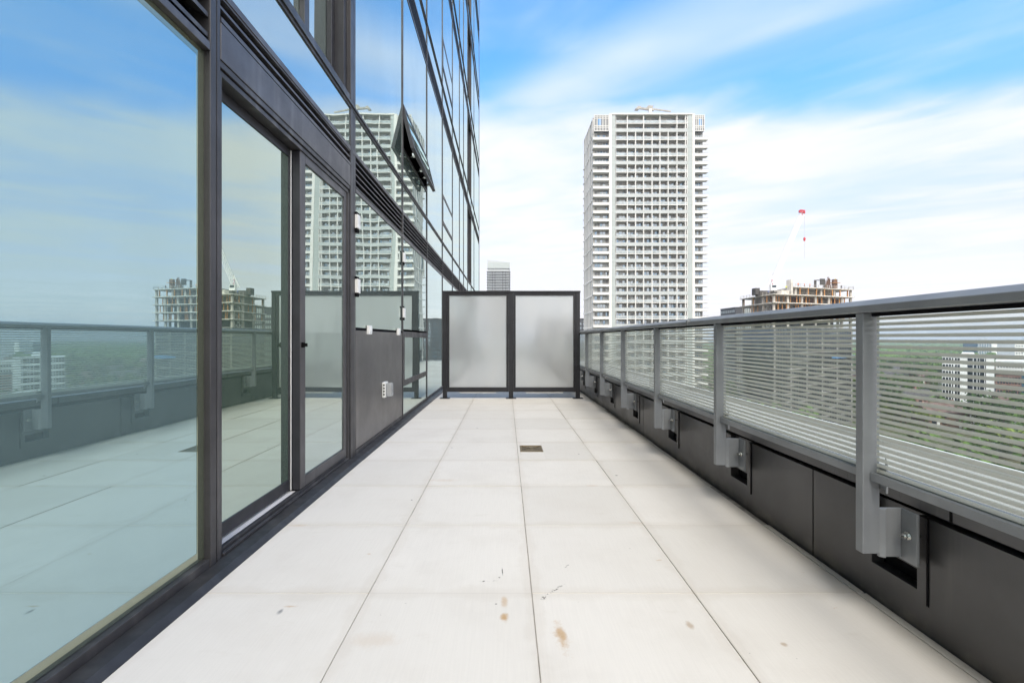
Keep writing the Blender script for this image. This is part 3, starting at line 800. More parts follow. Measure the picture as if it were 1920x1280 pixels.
# ================================================================== city: ground
g = MB(); N = 64; RR = 9000
ring = [(math.cos(2 * math.pi * i / N) * RR, math.sin(2 * math.pi * i / N) * RR, GZ) for i in range(N)]
g.add(ring, [tuple(range(N))])
tag(g.build('ground', 'city_ground'), 'green and brown city ground far below the terrace', kind='structure')
rd = MB(); rd.prism_z([(120, 292), (700, 262), (700, 271), (120, 302)], GZ + .004, GZ + .06)
rd.prism_z([(262, 120), (271, 120), (420, 700), (408, 700)], GZ + .065, GZ + .10)
tag(rd.build('road', 'asphalt'), 'asphalt streets between the trees below', kind='structure')

# ================================================================== white apartment tower
TY = 165.0; SC = TY / 839
def tx(px): return (px - 949.5) * SC
def tz(py): return CH + (634.5 - py) * SC
tw = thing('apartment_tower', (53, 175, GZ), 'tall white apartment tower with rows of balconies beyond the railing', 'building')
ZR = tz(216); TF = 3.0; NT_ = 38
XL, XR = tx(1113.5), tx(1322)
xs = dict(lp0=tx(1142), lp1=tx(1146.5), lg1=tx(1153.5), rg0=tx(1289.5), rg1=tx(1297.5), rp1=tx(1302))
MB().box(XL + 1.6, XR - .15, TY + 1.7, TY + 20.5, GZ, ZR - 0.5).build('core_wall', 'tower_core', tw)
m = MB()
m.box(xs['lp0'], xs['lp1'], TY - 0.4, TY + 1.69, GZ, ZR + .3); m.box(xs['rg1'], xs['rp1'], TY - 0.4, TY + 1.69, GZ, ZR + .3)
m.build('pier', 'tower_white', tw)
for a, b in ((xs['lp1'], xs['lg1']), (xs['rg0'], xs['rg1'])):
    m = MB().box(a, b, TY - 0.2, TY + 1.69, GZ, ZR)
    p = m.build('pilaster', 'tower_panel', tw)
    m = MB()
    for k in range(NT_ * 2): m.box(a, b, TY - 0.26, TY - 0.2, ZR - k * TF / 2 - 0.12, ZR - k * TF / 2)
    m.box((a + b) / 2 - .05, (a + b) / 2 + .05, TY - .25, TY - .2, GZ, ZR)
    m.build('joint', 'balcony_frit', p)
MB().box(xs['lp1'], xs['rg1'], TY - 0.45, TY + 20.5, ZR, ZR + 0.5).build('roof_edge', 'tower_white', tw)
MB().box(XL + .2, XR - .2, TY + 1.8, TY + 20.3, ZR - .49, ZR - 0.05).build('roof', 'tower_warm', tw)
fins = [xs['lg1'] + .15, tx(1154.8)] + [tx(1080 + q / 2.782) for q in (268, 311, 353, 397, 438, 481, 527)] + [tx(1285.5), xs['rg0'] - .15]
for fx in fins:
    hi = ZR if fx not in (fins[3], fins[5], fins[7]) else ZR - 2 * TF
    MB().box(fx - 0.15, fx + 0.15, TY - 0.05, TY + 1.6, GZ, hi).build('fin', 'tower_white', tw)
rw = random.Random(11)
for k in range(NT_):
    zt = ZR - k * TF; z0 = zt - TF
    # window wall of this storey behind the balconies
    m = MB()
    for bi in range(len(fins) - 1):
        a, b = fins[bi] + .15, fins[bi + 1] - .15
        if b - a < 1: continue
        nwin = max(2, int((b - a) / 1.3)); wdt = (b - a) / nwin
        for q in range(nwin):
            m.cur = rw.choice([0, 0, 0, 1, 1, 2, 3])
            m.box(a + q * wdt + .10, a + (q + 1) * wdt - .10, TY + 1.60, TY + 1.68, z0 + .12, z0 + rw.choice([2.0, 2.2, 2.45]))
            if m.cur != 3 and rw.random() < .35: m.cur = 2; m.box(a + q * wdt + .12, a + (q + .5) * wdt, TY + 1.585, TY + 1.60, z0 + .2, z0 + 1.9)
    m.build('window_wall', ['glass_tower', 'window_grey', 'glass_blue', 'balcony_frit'], tw)
    for (a, b) in ((XL + .5, xs['lp0']), (xs['rp1'], XR - .3)):
        m = MB(); nwin = 5; wdt = (b - a) / nwin
        for q in range(nwin):
            m.cur = rw.choice([0, 0, 1, 2, 3])
            m.box(a + q * wdt + .10, a + (q + 1) * wdt - .10, TY + 1.60, TY + 1.68, z0 + .12, z0 + 2.4)
        m.build('corner_window', ['glass_tower', 'window_grey', 'glass_blue', 'balcony_frit'], tw)
    # centre balcony: slab plus front rail, alternate storeys solid
    a, b = xs['lg1'], xs['rg0']
    sl = MB().box(a, b, TY, TY + 1.69, z0 - 0.17, z0 + 0.05).build('balcony', 'tower_warm', tw)
    if k % 2 == 1: MB().box(a, b, TY - 0.06, TY - .01, z0 - 0.2, z0 + 1.05).build('balustrade', 'balcony_frit', sl)
    else:
        m = MB().box(a, b, TY - 0.08, TY - .01, z0 - 0.20, z0 + 0.08); m.box(a, b, TY - .05, TY - .02, z0 + 1.0, z0 + 1.06)
        m.mat(1).box(a, b, TY - .04, TY - .03, z0 + .2, z0 + .99)
        m.build('balustrade', ['tower_white', 'balcony_glass'], sl)
    # corner balconies
    if k < 2: continue
    for (a, b, ext) in ((XL - 0.3, xs['lp0'], -1), (xs['rp1'], XR + 1.0, 1)):
        m = MB()
        m.box(a, b, TY - 0.35, TY + 1.69, z0 - 0.2, z0 + 0.06); m.box(a, b, TY - 0.38, TY - 0.28, z0 - 0.22, z0 + 0.72)
        if ext < 0: m.box(a - .02, a + .10, TY - .28, TY + 1.69, z0 - .22, z0 + .72)
        else: m.box(b - .10, b + .02, TY - .28, TY + 1.69, z0 - .22, z0 + .72)
        o = m.build('corner_balcony', 'tower_white', tw)
        m = MB(); m.box(a, b, TY - .36, TY - .30, z0 + 1.02, z0 + 1.09)
        for q in range(5): x = a + (b - a - .1) * q / 4; m.box(x, x + .06, TY - .35, TY - .31, z0 + .72, z0 + 1.02)
        m.build('balustrade', 'bmu_grey', o)
# crown boxes at the two top corners
for a, b in ((XL, xs['lp0']), (xs['rp1'], XR - .1)):
    z0 = ZR - 2 * TF
    m = MB(); m.box(a + .3, b - .1, TY - .05, TY + 1.68, z0 + .25, ZR - .2)
    c = m.build('crown_glazing', 'window_grey', tw)
    m = MB()
    for q in range(6): x = a + (b - a - .3) * q / 5; m.box(x, x + .22, TY - .2, TY - .06, z0, ZR)
    for z in (0, 1.3, 1.9, 4.6, 5.3, 5.8): m.box(a, b, TY - .17, TY - .055, z0 + z, z0 + z + .22)
    m.build('grid', 'tower_white', c)
    MB().box(a + 1.6, a + 2.6, TY - .16, TY - .052, z0 + 2.2, z0 + 4.5).build('pane', 'tarp_blue', c)
# side wall towards the terrace: fins and tall paired slits
XS = XL
m = MB().box(XS + .25, XS + 1.59, TY + 1.75, TY + 20.4, GZ, ZR - .2); sw = m.build('side_wall', 'tower_warm', tw)
m = MB()
for q in range(7):
    y = TY + 1.9 + q * 3.05; m.box(XS - .12, XS + .24, y, y + .55, GZ, ZR - .1)
for k in range(NT_ // 2 + 1): m.box(XS - .06, XS + .24, TY + 1.9, TY + 20.75, ZR - k * 2 * TF - .45, ZR - k * 2 * TF - .1)
m.build('side_fin', 'tower_white', sw)
m = MB()
for q in range(6):
    y = TY + 1.9 + q * 3.05
    for k in range(NT_ // 2):
        zt = ZR - k * 2 * TF - .5
        m.box(XS + .19, XS + .245, y + 2.05, y + 3.0, zt - 5.3, zt - .05)
m.build('side_window', 'glass_dark', sw)
m = MB()
for k in range(4, NT_): m.box(XS - .3, XS + .2, TY + 20.5, TY + 22, ZR - k * TF - .2, ZR - k * TF)
m.build('rear_balcony', 'tower_warm', tw)

bm_ = thing('roof_hoist', (tx(1218), TY + 6, ZR), 'grey window cleaning hoist arm on top of the white apartment tower', 'hoist')
Y6 = TY + 6
def p6(px, py): return P(px, py, Y6)
m = MB(); m.bar(p6(1219, 214), p6(1219, 205), 1.0); m.build('mast', 'tower_white', bm_)
m = MB(); m.bar(p6(1198, 203), p6(1226, 207), .8, .6); m.bar(p6(1222, 204.5), p6(1258, 209.5), .45, .5); m.build('boom', 'bmu_grey', bm_)
for (a, b, c, d) in (((1191, 204), (1197, 198.5), (1203, 199.5), (1197.5, 205)), ((1211, 203), (1216, 197.5), (1226, 198.5), (1221, 204.5))):
    m = MB(); V = [Vector(p6(*q)) for q in (a, b, c, d)]; o = Vector((0, 1.6, 0))
    m.add([*V, *[v + o for v in V]], [(0, 1, 2, 3), (7, 6, 5, 4), (0, 4, 5, 1), (1, 5, 6, 2), (2, 6, 7, 3), (3, 7, 4, 0)]); m.build('platform', 'bmu_grey', bm_)

# ================================================================== construction building
C0 = Vector((95.6, 160.0)); AX = Vector((38.2, 13.2)); AN = AX.normalized(); DP = Vector((0, 1))
LA = AX.length; LB = 22.0
def cpt(u, v): q = C0 + AN * u + DP * v; return (q.x, q.y)
cb = thing('unfinished_tower', (110, 170, GZ), 'unfinished concrete tower with orange shoring posts and workers on top', 'building')
CF = 3.0; ZC = CH + 84 / 839 * 160                        # upper slab of the left part
def cslab(u0, u1, v0, v1, z, t=0.28): return MB().prism_z([cpt(u0, v0), cpt(u1, v0), cpt(u1, v1), cpt(u0, v1)], z - t, z)
rc = random.Random(5)
ZUP = ZC + 2.9
m = cslab(10.0, LA + .4, -.6, LB, ZUP); m.build('floor_slab', 'slab_pale', cb)
for k in range(0, 17):
    z = ZC - CF * k
    if z < GZ: break
    (cslab(-.9, LA + .6, -.9, LB, z, 0.30) if k < 4 else cslab(-.1, LA + .1, -.1, LB, z, 0.28)).build('floor_slab', 'slab_pale' if k < 4 else 'slab_dull', cb)
    zl = z - CF
    if k < 4:                                              # bare storeys: columns, shoring posts and cores
        m = MB()
        for u in (0.3, 7, 14, 21, 28, 35, LA - .5):
            for v in (0.4, 7, 14, LB - 1): c = cpt(u, v); m.prism_z([(c[0] - .35, c[1] - .35), (c[0] + .35, c[1] - .35), (c[0] + .35, c[1] + .35), (c[0] - .35, c[1] + .35)], zl, z - .3)
        m.build('column', 'concrete_raw', cb)
        MB().prism_z([cpt(4, 6), cpt(LA - 4, 6), cpt(LA - 4, LB - 4), cpt(4, LB - 4)], zl, z - .3).build('core_wall', 'concrete_raw' if k < 3 else 'formwork_dark', cb)
        if k < 2 or k == 2:
            m = MB()
            for q in range(22):
                u = 2 + (LA - 3) * (q + rc.random() * .7) / 22; v = rc.choice([.3, .9, 2.0]); c = cpt(u, v)
                MB().box(c[0] - .12, c[0] + .12, c[1] - .12, c[1] + .12, zl, z - .3).build('shoring_post', 'orange_steel', cb)
            for q in range(4):
                c = cpt(.4, rc.uniform(1, LB - 1)); MB().box(c[0] - .1, c[0] + .1, c[1] - .1, c[1] + .1, zl, z - .3).build('shoring_post', 'orange_steel', cb)
            for q in range(9):
                u = rc.uniform(1, LA - 4); c, d = cpt(u, 4.2), cpt(u + rc.uniform(1.2, 3), 4.2); MB().bar((c[0], c[1], zl + 1.2), (d[0], d[1], zl + 1.2), .15, 2.2).build('formwork', 'formwork_dark' if k else 'rust_steel', cb)
    else:                                                  # glazed storeys
        m = MB().prism_z([cpt(.3, .3), cpt(LA - .2, .3), cpt(LA - .2, LB - .3), cpt(.3, LB - .3)], zl, z - .3)
        m.build('window_wall', 'glass_dark', cb)
        m = MB()
        for q in range(31):
            u = .3 + (LA - .6) * q / 30; c, d = cpt(u, .28), cpt(u + (.14 if q % 6 else .7), .28); m.bar((c[0], c[1], (zl + z - .3) / 2), (d[0], d[1], (zl + z - .3) / 2), .2, CF - .32)
        m.build('window_frame', 'slab_dull', cb)
m = MB()
for q in range(15):
    u = 10.5 + q * (LA - 11) / 14
    c = cpt(u, -.2 if q % 2 else 2); MB().box(c[0] - .12, c[0] + .12, c[1] - .12, c[1] + .12, ZC, ZUP - .28).build('shoring_post', 'orange_steel', cb)
m = MB()
for u in (11, 17, 24, 31, LA - .3):
    for v in (.5, 9, 17): c = cpt(u, v); m.box(c[0] - .32, c[0] + .32, c[1] - .32, c[1] + .32, ZC, ZUP - .28)
m.build('column', 'concrete_raw', cb)
MB().prism_z([cpt(15, 5), cpt(LA - 6, 5), cpt(LA - 6, LB - 4), cpt(15, LB - 4)], ZC, ZUP - .28).build('core_wall', 'concrete_raw', cb)
def posts_line(z, pts, h=1.1, name='edge_rail'):
    m = MB()
    for a, b in zip(pts, pts[1:]):
        a3, b3 = Vector((*a, z)), Vector((*b, z)); n = max(2, int((b3 - a3).length / 2.2))
        for q in range(n + 1): p = a3.lerp(b3, q / n); m.box(p.x - .05, p.x + .05, p.y - .05, p.y + .05, z, z + h)
        for hh in (.55, 1.05): m.bar(a3 + Vector((0, 0, hh)), b3 + Vector((0, 0, hh)), .05, .07)
    m.build(name, 'concrete_raw', cb)
posts_line(ZC, [cpt(-.7, LB - .5), cpt(-.7, -.7), cpt(9.5, -.7)])
posts_line(ZUP, [cpt(10.2, -.4), cpt(LA + .2, -.4), cpt(LA + .2, LB - 1)])
m = MB().prism_z([cpt(4.5, 1), cpt(8.5, 1), cpt(8.5, 3.5), cpt(4.5, 3.5)], ZC, ZC + 1.6); m.build('stair_core', 'slab_pale', cb)
m = MB().prism_z([cpt(9.0, .6), cpt(9.9, .6), cpt(9.9, 3.5), cpt(9.0, 3.5)], ZC, ZC + 5.6); m.build('lift_shaft', 'slab_pale', cb)
# blue debris netting strip on a lower floor
z_ = CH + (634.5 - 668) / 839 * 172
a, b = cpt(LA - 12, -1.0), cpt(LA + .3, -1.0); m = MB().bar((a[0], a[1], z_), (b[0], b[1], z_), .2, 1.0); m.build('debris_net', 'tarp_blue', cb)

# things standing on its deck
def on_deck(name, u, v, z, label, cat): c = cpt(u, v); return thing(name, (c[0], c[1], z), label, cat), c
t_, c = on_deck('formwork_panel', 22.0, 2, ZUP, 'dark upright formwork panel pair propped on the unfinished tower deck', 'formwork')
m = MB(); m.bar((c[0], c[1], ZUP + 1.6), (c[0] + .9, c[1] + .2, ZUP + 1.6), .25, 3.2); m.build('panel', 'formwork_dark', t_)
m = MB(); m.bar((c[0] + 2.2, c[1], ZUP + 2.5), (c[0] + 4.4, c[1] + .5, ZUP + 2.5), .25, 2.4); m.build('panel', 'formwork_dark', t_)
m = MB(); m.bar((c[0] + .8, c[1], ZUP + 3.1), (c[0] + 2.6, c[1], ZUP + 3.1), .3, .3); m.bar((c[0] + 3.9, c[1], ZUP), (c[0] + 3.9, c[1], ZUP + 1.5), .3); m.build('brace', 'formwork_dark', t_)
for (u, lab) in ((27.6, 'rusty rebar cage for a column, left one on the unfinished tower deck'), (29.6, 'tall rusty rebar cage for a column, middle one on the unfinished tower deck')):
    t_, c = on_deck('rebar_cage', u, 1.5, ZUP, lab, 'rebar'); m = MB(); h = 4.2 if u > 28 else 3.6
    for q in range(11): m.box(c[0] + rc.uniform(-.8, .8), c[0] + rc.uniform(.85, .9) * 0 + c[0] * 0 + c[0] + rc.uniform(-.8, .8) + .0, c[1], c[1] + .12, ZUP, ZUP + 1) if False else m.bar((c[0] + rc.uniform(-.8, .8), c[1] + rc.uniform(-.4, .4), ZUP), (c[0] + rc.uniform(-.8, .8), c[1] + rc.uniform(-.4, .4), ZUP + h * rc.uniform(.7, 1.1)), .16)
    for z in (.8, 1.6, 2.4): m.bar((c[0] - .9, c[1], ZUP + z), (c[0] + .9, c[1], ZUP + z), .14)
    m.build('bars', 'rust_steel', t_); 
t_, c = on_deck('column_form', 33.0, 1.5, ZUP, 'steel column form with an orange platform on the unfinished tower deck', 'formwork')
m = MB().box(c[0] - .7, c[0] + .7, c[1], c[1] + 1.2, ZUP, ZUP + 3.9); m.build('shell', 'rust_steel', t_)
MB().box(c[0] - 1.3, c[0] + 1.4, c[1] - .6, c[1] + 1.8, ZUP + 2.4, ZUP + 2.55).build('platform', 'orange_steel', t_)

# workers: one continuous skinned body each
def make_person(arm):
    me = bpy.data.meshes.new('person')
    V = [(0, 0, .95), (0, 0, 1.2), (0, 0, 1.45), (0, 0, 1.56), (0, 0, 1.70), (-.12, 0, .9), (-.15, .03, .5), (-.16, -.02, .06), (.12, 0, .9), (.15, .03, .5), (.17, -.02, .06),
         (-.2, 0, 1.42), (-.3, 0, 1.14), (-.28, -.15, .92), (.2, 0, 1.42), (.34, 0, 1.2), (.4, -.2, 1.35)] if arm else \
        [(0, 0, .95), (0, .04, 1.2), (0, 0, 1.45), (0, -.02, 1.56), (0, -.03, 1.70), (-.12, 0, .9), (-.14, .1, .5), (-.14, .25, .06), (.12, 0, .9), (.14, -.1, .5), (.14, -.2, .06),
         (-.2, 0, 1.42), (-.3, .05, 1.14), (-.28, -.12, .95), (.2, 0, 1.42), (.3, .05, 1.14), (.27, -.15, .98)]
    E = [(0, 1), (1, 2), (2, 3), (3, 4), (0, 5), (5, 6), (6, 7), (0, 8), (8, 9), (9, 10), (2, 11), (11, 12), (12, 13), (2, 14), (14, 15), (15, 16)]
    me.from_pydata(V, E, [])
    o = bpy.data.objects.new('person', me); COL.objects.link(o)
    md = o.modifiers.new('skin', 'SKIN')
    rads = [.15, .16, .17, .06, .12, .10, .075, .055, .10, .075, .055, .075, .05, .04, .075, .05, .04]
    for sv, r_ in zip(me.skin_vertices[0].data, rads): sv.radius = (r_, r_ * .8)
    me.skin_vertices[0].data[0].use_root = True
    sb = o.modifiers.new('sub', 'SUBSURF'); sb.levels = 1; sb.render_levels = 1
    dg = bpy.context.evaluated_depsgraph_get(); dg.update()
    nm = bpy.data.meshes.new_from_object(o.evaluated_get(dg)); nm.name = 'person'
    bpy.data.objects.remove(o)
    nm.materials.clear()
    return nm
def dress(src, vest, helmet):
    nm = src.copy()
    for n_ in (vest, 'trouser_dark', 'skin', helmet): nm.materials.append(MATS[n_])
    for p in nm.polygons:
        z = p.center.z; p.material_index = 1 if z < .95 else (0 if z < 1.52 else (2 if z < 1.72 else 3)); p.use_smooth = True
        if 1 and abs(p.center.x) > .26 and z < 1.0 and z > .85: p.material_index = 2
    return nm
pA, pB = make_person(True), make_person(False)
WK = [(13.0, ZUP, 0, 'hivis_orange', 'white_plastic', 'worker in an orange vest raising an arm, leftmost on the upper deck'),
      (16.2, ZUP, 1, 'hivis_orange', 'hivis_yellow', 'worker in an orange vest and yellow helmet standing mid deck'),
      (19.0, ZUP, 0, 'hivis_orange', 'hivis_orange', 'worker all in orange near the formwork panels'),
      (26.0, ZUP, 1, 'worker_blue', 'white_plastic', 'worker in a blue jacket beside the dark formwork panels'),
      (35.8, ZUP, 1, 'trouser_dark', 'hivis_orange', 'worker in dark clothes at the far right end of the upper deck'),
      (7.0, ZC + 1.6, 1, 'hivis_yellow', 'hivis_yellow', 'worker in a yellow vest on the pale stair core of the unfinished tower')]
for u, z, ar, ve, he, lab in WK:
    c = cpt(u, 1.2); o = bpy.data.objects.new('person', dress(pB if ar else pA, ve, he)); COL.objects.link(o)
    o.location = (c[0], c[1], z - .01); o.rotation_euler = (0, 0, rc.uniform(-1, 1)); tag(o, lab, 'person', 'workers on the unfinished tower')
z3 = ZUP + 2.55; c = cpt(33.0, 1.8); o = bpy.data.objects.new('person', dress(pA, 'hivis_yellow', 'white_plastic')); COL.objects.link(o); o.location = (c[0], c[1], z3)
tag(o, 'worker in a yellow vest on the orange column form platform', 'person', 'workers on the unfinished tower')
for v, lab in ((4.0, 'worker in dark jacket at the low left edge, nearest the corner'), (14.0, 'worker in dark jacket at the low left edge, farthest from the corner')):
    c = cpt(.6, v); o = bpy.data.objects.new('person', dress(pB, 'worker_blue' if v < 5 else 'trouser_dark', 'white_plastic')); COL.objects.link(o); o.location = (c[0], c[1], ZC - .01); tag(o, lab, 'person', 'workers on the unfinished tower')

# tower crane
cr = thing('tower_crane', (*cpt(0.5, 8)[:2], ZC), 'luffing crane with white lattice boom and red tip on the unfinished tower', 'crane')
cY = cpt(0.5, 8)[1]
def pc(px, py): return Vector(P(px, py, cY))
m = MB(); b0 = pc(1440, 549)
def lattice(m, a, b, w, n, r):
    a = Vector(a); b = Vector(b); d = (b - a).normalized(); s = d.cross(Vector((0, 1, 0))).normalized() * w / 2; t = Vector((0, w / 2, 0))
    cs = [s + t, s - t, -s - t, -s + t]
    for c in cs: m.bar(a + c, b + c, r)
    for i in range(n):
        p, q = a.lerp(b, i / n), a.lerp(b, (i + 1) / n)
        for j in range(4):
            m.bar(p + cs[j], q + cs[(j + 1) % 4], r * .7)
lattice(m, (b0.x, b0.y, GZ), (b0.x, b0.y, b0.z - 1.4), 1.9, 24, .2); m.build('mast', 'crane_white', cr)
m = MB(); q = pc(1436, 545); m.box(q.x - 3.2, q.x + 2.2, q.y - 1.6, q.y + 1.6, q.z - 1.9, q.z - .1); m.box(q.x - 4.6, q.x - 3.0, q.y - 1.3, q.y + 1.3, q.z - 1.6, q.z + .9); m.build('machine_deck', 'formwork_dark', cr)
m = MB(); q = pc(1443, 541); m.box(q.x - 1.0, q.x + 1.0, q.y - 2.9, q.y - 1.5, q.z - 1.0, q.z + 1.2); cab = m.build('cab', 'crane_white', cr)
MB().box(q.x - .8, q.x + .8, q.y - 2.95, q.y - 2.9, q.z, q.z + 1.0).build('window', 'glass_dark', cab)
m = MB(); m.bar(pc(1447, 540), pc(1448, 524), .35); m.build('ram', 'crane_magenta', cr)
m = MB(); m.bar(pc(1437, 540), pc(1449, 515), .3); m.bar(pc(1446, 540), pc(1449, 515), .3); m.build('gantry', 'crane_white', cr)
m = MB(); lattice(m, pc(1445, 540), pc(1504, 401), 1.2, 18, .13); m.build('boom', 'crane_white', cr)
m = MB(); a, b = pc(1499, 396), pc(1509, 397); lattice(m, a, b, .8, 3, .2); m.bar(pc(1502, 398), pc(1505, 403), .25); m.bar(pc(1507, 396), pc(1508.5, 401), .3); m.bar(pc(1499, 395), pc(1500, 397), .6); m.build('boom_tip', 'crane_red', cr)
m = MB(); m.bar(pc(1508.3, 400), pc(1508.3, 484), .05); m.bar(pc(1449, 515), pc(1500, 396), .04); m.build('cable', 'concrete_raw', cr)
m = MB(); m.bar(pc(1508.3, 445), pc(1508.3, 452), .4); m.bar(pc(1508, 447), pc(1509, 449.5), .7, .5); m.build('hook_block', 'crane_red', cr)

# ================================================================== other buildings
def rect(x0, x1, y0, y1): return [(x0, y0), (x1, y0), (x1, y1), (x0, y1)]
def windows_grid(m, x0, x1, y, z0, z1, nx, nz, fill=.62, fz=.55, proud=.06):
    dx, dz = (x1 - x0) / nx, (z1 - z0) / nz
    for i in range(nx):
        for j in range(nz):
            xa = x0 + dx * (i + (1 - fill) / 2); za = z0 + dz * (j + (1 - fz) / 2)
            m.box(xa, xa + dx * fill, y - proud, y + .02, za, za + dz * fz)
# dark block behind the unfinished tower
Y = 230; x0, x1 = P(1379, 0, Y)[0], P(1470, 0, Y)[0]; zt = P(0, 577, Y)[2]
db = thing('dark_block', ((x0 + x1) / 2, Y + 8, GZ), 'dark clad block with small windows behind the unfinished concrete tower', 'building')
MB().box(x0, x1, Y, Y + 16, GZ, zt).build('wall', 'dark_cladding', db)
m = MB(); windows_grid(m, x0 + .5, x1 - .5, Y, GZ + 1, zt - 3, 22, 16, .5, .5)
xx = P(1396, 0, Y)[0]
for q in range(4): m.box(xx + q * .9, xx + q * .9 + .5, Y - .07, Y, zt - 2.8, zt - .4)
m.build('window', 'tower_panel', db)
m = MB()
for j in range(16):
    for i in range(8): m.box(x0 - .06, x0 + .02, Y + 1 + i * 1.9, Y + 2 + i * 1.9, GZ + 1.5 + j * 3, GZ + 2.8 + j * 3)
m.build('side_window', 'tower_panel', db); MB().box(x0 - .2, x1 + .2, Y - .2, Y + 16.2, zt, zt + .4).build('roof', 'roof_dark', db)
# dark block behind the screen's right end
Y = 320; x0, x1 = P(1010, 0, Y)[0], P(1099, 0, Y)[0]; zt = P(0, 598, Y)[2]
db = thing('slate_block', ((x0 + x1) / 2, Y + 8, GZ), 'slate grey block behind the privacy screen at left of the white tower', 'building')
MB().box(x0, x1, Y, Y + 20, GZ, zt).build('wall', 'dark_cladding', db)
m = MB(); windows_grid(m, x0 + .5, x1 - .5, Y, GZ + 1, zt - 2, 14, 15, .5, .5); m.build('window', 'glass_tower', db); MB().box(x0 - .3, x1 + .3, Y - .3, Y + 20.3, zt, zt + .5).build('roof', 'roof_dark', db)
# far slim tower with slanted top
Y = 495; s_ = Y / 839; x0, x1 = P(913.5, 0, Y)[0], P(956, 0, Y)[0]
ft = thing('slanted_tower', ((x0 + x1) / 2, Y + 12, GZ), 'distant slim tower with a slanted grey top above the left end of the screen', 'building')
zc = P(0, 503, Y)[2]
MB().box(x0 + .4, x1 - .4, Y + .8, Y + 24, GZ, zc).build('wall', 'balcony_frit', ft)
za, zb2, zb3 = P(0, 487.5, Y)[2], P(0, 492, Y)[2], zc
m = MB(); m.prism_y([(x0, zb3), (x1, zb3), (x1, zb2), (x0, za)], Y - .2, Y + 24); m.build('crown', 'bmu_grey' if False else 'balcony_frit', ft)
m = MB(); m.box(x0 + 1.0, x1, Y - .4, Y - .2, P(0, 503, Y)[2], zb2 - .2); m.build('crown_panel', 'concrete_grey' if 'concrete_grey' in MATS else 'tower_panel', ft)
for k in range(24):
    z = P(0, 508.6, Y)[2] - k * 2.95
    MB().box(x0 - .5, x1 + .5, Y - 1.0, Y + 24.5, z - .45, z).build('balcony', 'window_grey', ft)
m = MB()
for q in (9.2, 14, 28.3, 34): m.box(x0 + q * s_, x0 + (q + 1.4) * s_, Y + .65, Y + .8, GZ, zc - 3)
m.build('window_strip', 'window_grey', ft)

# white slab block seen through the striped glass
Y = 205; x0, x1 = P(1765, 0, Y)[0], P(1863, 0, Y)[0]; zt = P(0, 670, Y)[2]
wb = thing('white_block', ((x0 + x1) / 2, Y + 8, GZ), 'white slab apartment block with dark windows among trees beyond the striped glass', 'building')
MB().box(x0, x1, Y, Y + 16, GZ, zt).build('wall', 'white_render', wb)
fl_ = (zt - GZ) / 8
for k in range(8):
    m = MB(); z0 = GZ + k * fl_
    for (a, b) in ((1766, 1771), (1772.5, 1777), (1778.5, 1782.5), (1784.5, 1787), (1790, 1794), (1795, 1799.5), (1814, 1824), (1825.5, 1831), (1832.5, 1836), (1837, 1845), (1846.5, 1848)):
        m.box(P(a, 0, Y)[0], P(b, 0, Y)[0], Y - .05, Y + .05, z0 + .75, z0 + fl_ - .35)
    m.build('window', 'glass_dark', wb)
    m = MB()
    for i in range(6): m.box(x0 - .05, x0 + .05, Y + 1.2 + i * 2.4, Y + 2.8 + i * 2.4, z0 + .9, z0 + fl_ - .6)
    m.build('window', 'glass_dark', wb)
MB().box(x0 - .2, x1 + .2, Y - .2, Y + 16.2, zt, zt + .35).build('roof', 'white_render', wb)
xa, xb = P(1798, 0, Y)[0], P(1831, 0, Y)[0]
m = MB().prism_y([(xa, zt + .36), (xb, zt + .36), (xb - 1.2, zt + 2.2), (xa + 1.4, zt + 2.2)], Y + 3, Y + 11); m.build('plant_room', 'white_render', wb)
# long low white building and brick building right of it
Y = 262; x0, x1 = P(1866, 0, Y)[0], P(1960, 0, Y)[0]
lb = thing('low_white_hall', ((x0 + x1) / 2, Y + 10, GZ), 'long low pale building with a flat white roof right of the white block', 'building')
zt = P(0, 679, Y)[2]; MB().box(x0, x1, Y, Y + 18, GZ, zt).build('wall', 'tower_white', lb); m = MB(); windows_grid(m, x0 + .6, x1 - .6, Y, GZ + 9, zt - 1.2, 16, 3, .55, .5); m.build('window', 'glass_dark', lb)
MB().box(x0 - .4, x1 + .4, Y - .4, Y + 18.4, zt, zt + .9).build('roof', 'white_render', lb)
Y = 236; x0, x1 = P(1866, 0, Y)[0], P(1950, 0, Y)[0]
rb = thing('brick_block', ((x0 + x1) / 2, Y + 8, GZ), 'dark red brick block in front of the long low white building', 'building')
zt = P(0, 703, Y)[2]; MB().box(x0, x1, Y, Y + 14, GZ, zt).build('wall', 'brick_red', rb); m = MB(); windows_grid(m, x0 + .6, x1 - .6, Y, GZ + 1, zt - .6, 14, 5, .6, .5); m.build('window', 'glass_dark', rb)
MB().box(x0 - .3, x1 + .3, Y - .3, Y + 14.3, zt, zt + .4).build('roof', 'roof_dark', rb)
Y = 180; x0, x1 = P(1915, 0, Y)[0], P(1990, 0, Y)[0]
nb = thing('navy_block', ((x0 + x1) / 2, Y + 8, GZ), 'navy glazed block with white slab edges at the far right edge of the view', 'building')
zt = P(0, 703, Y)[2]; MB().box(x0, x1, Y, Y + 14, GZ, zt).build('wall', 'glass_blue', nb)
m = MB()
for k in range(6): m.box(x0 - .3, x1 + .3, Y - .3, Y + 14.3, zt - .25 - k * 3.0, zt - k * 3.0)
m.build('slab_edge', 'white_render', nb)
def turn(o, u, Y, depth):
    a = math.atan(u); o.rotation_euler = (0, 0, -a); o.scale = (math.cos(a), 1, 1)
    o.location = (u * Y + math.sin(a) * depth, Y + math.cos(a) * depth, GZ)
turn(wb, (1814 - 949.5) / 839, 205, 8); turn(lb, (1913 - 949.5) / 839, 262, 10); turn(rb, (1908 - 949.5) / 839, 236, 8); turn(nb, (1952 - 949.5) / 839, 180, 8)
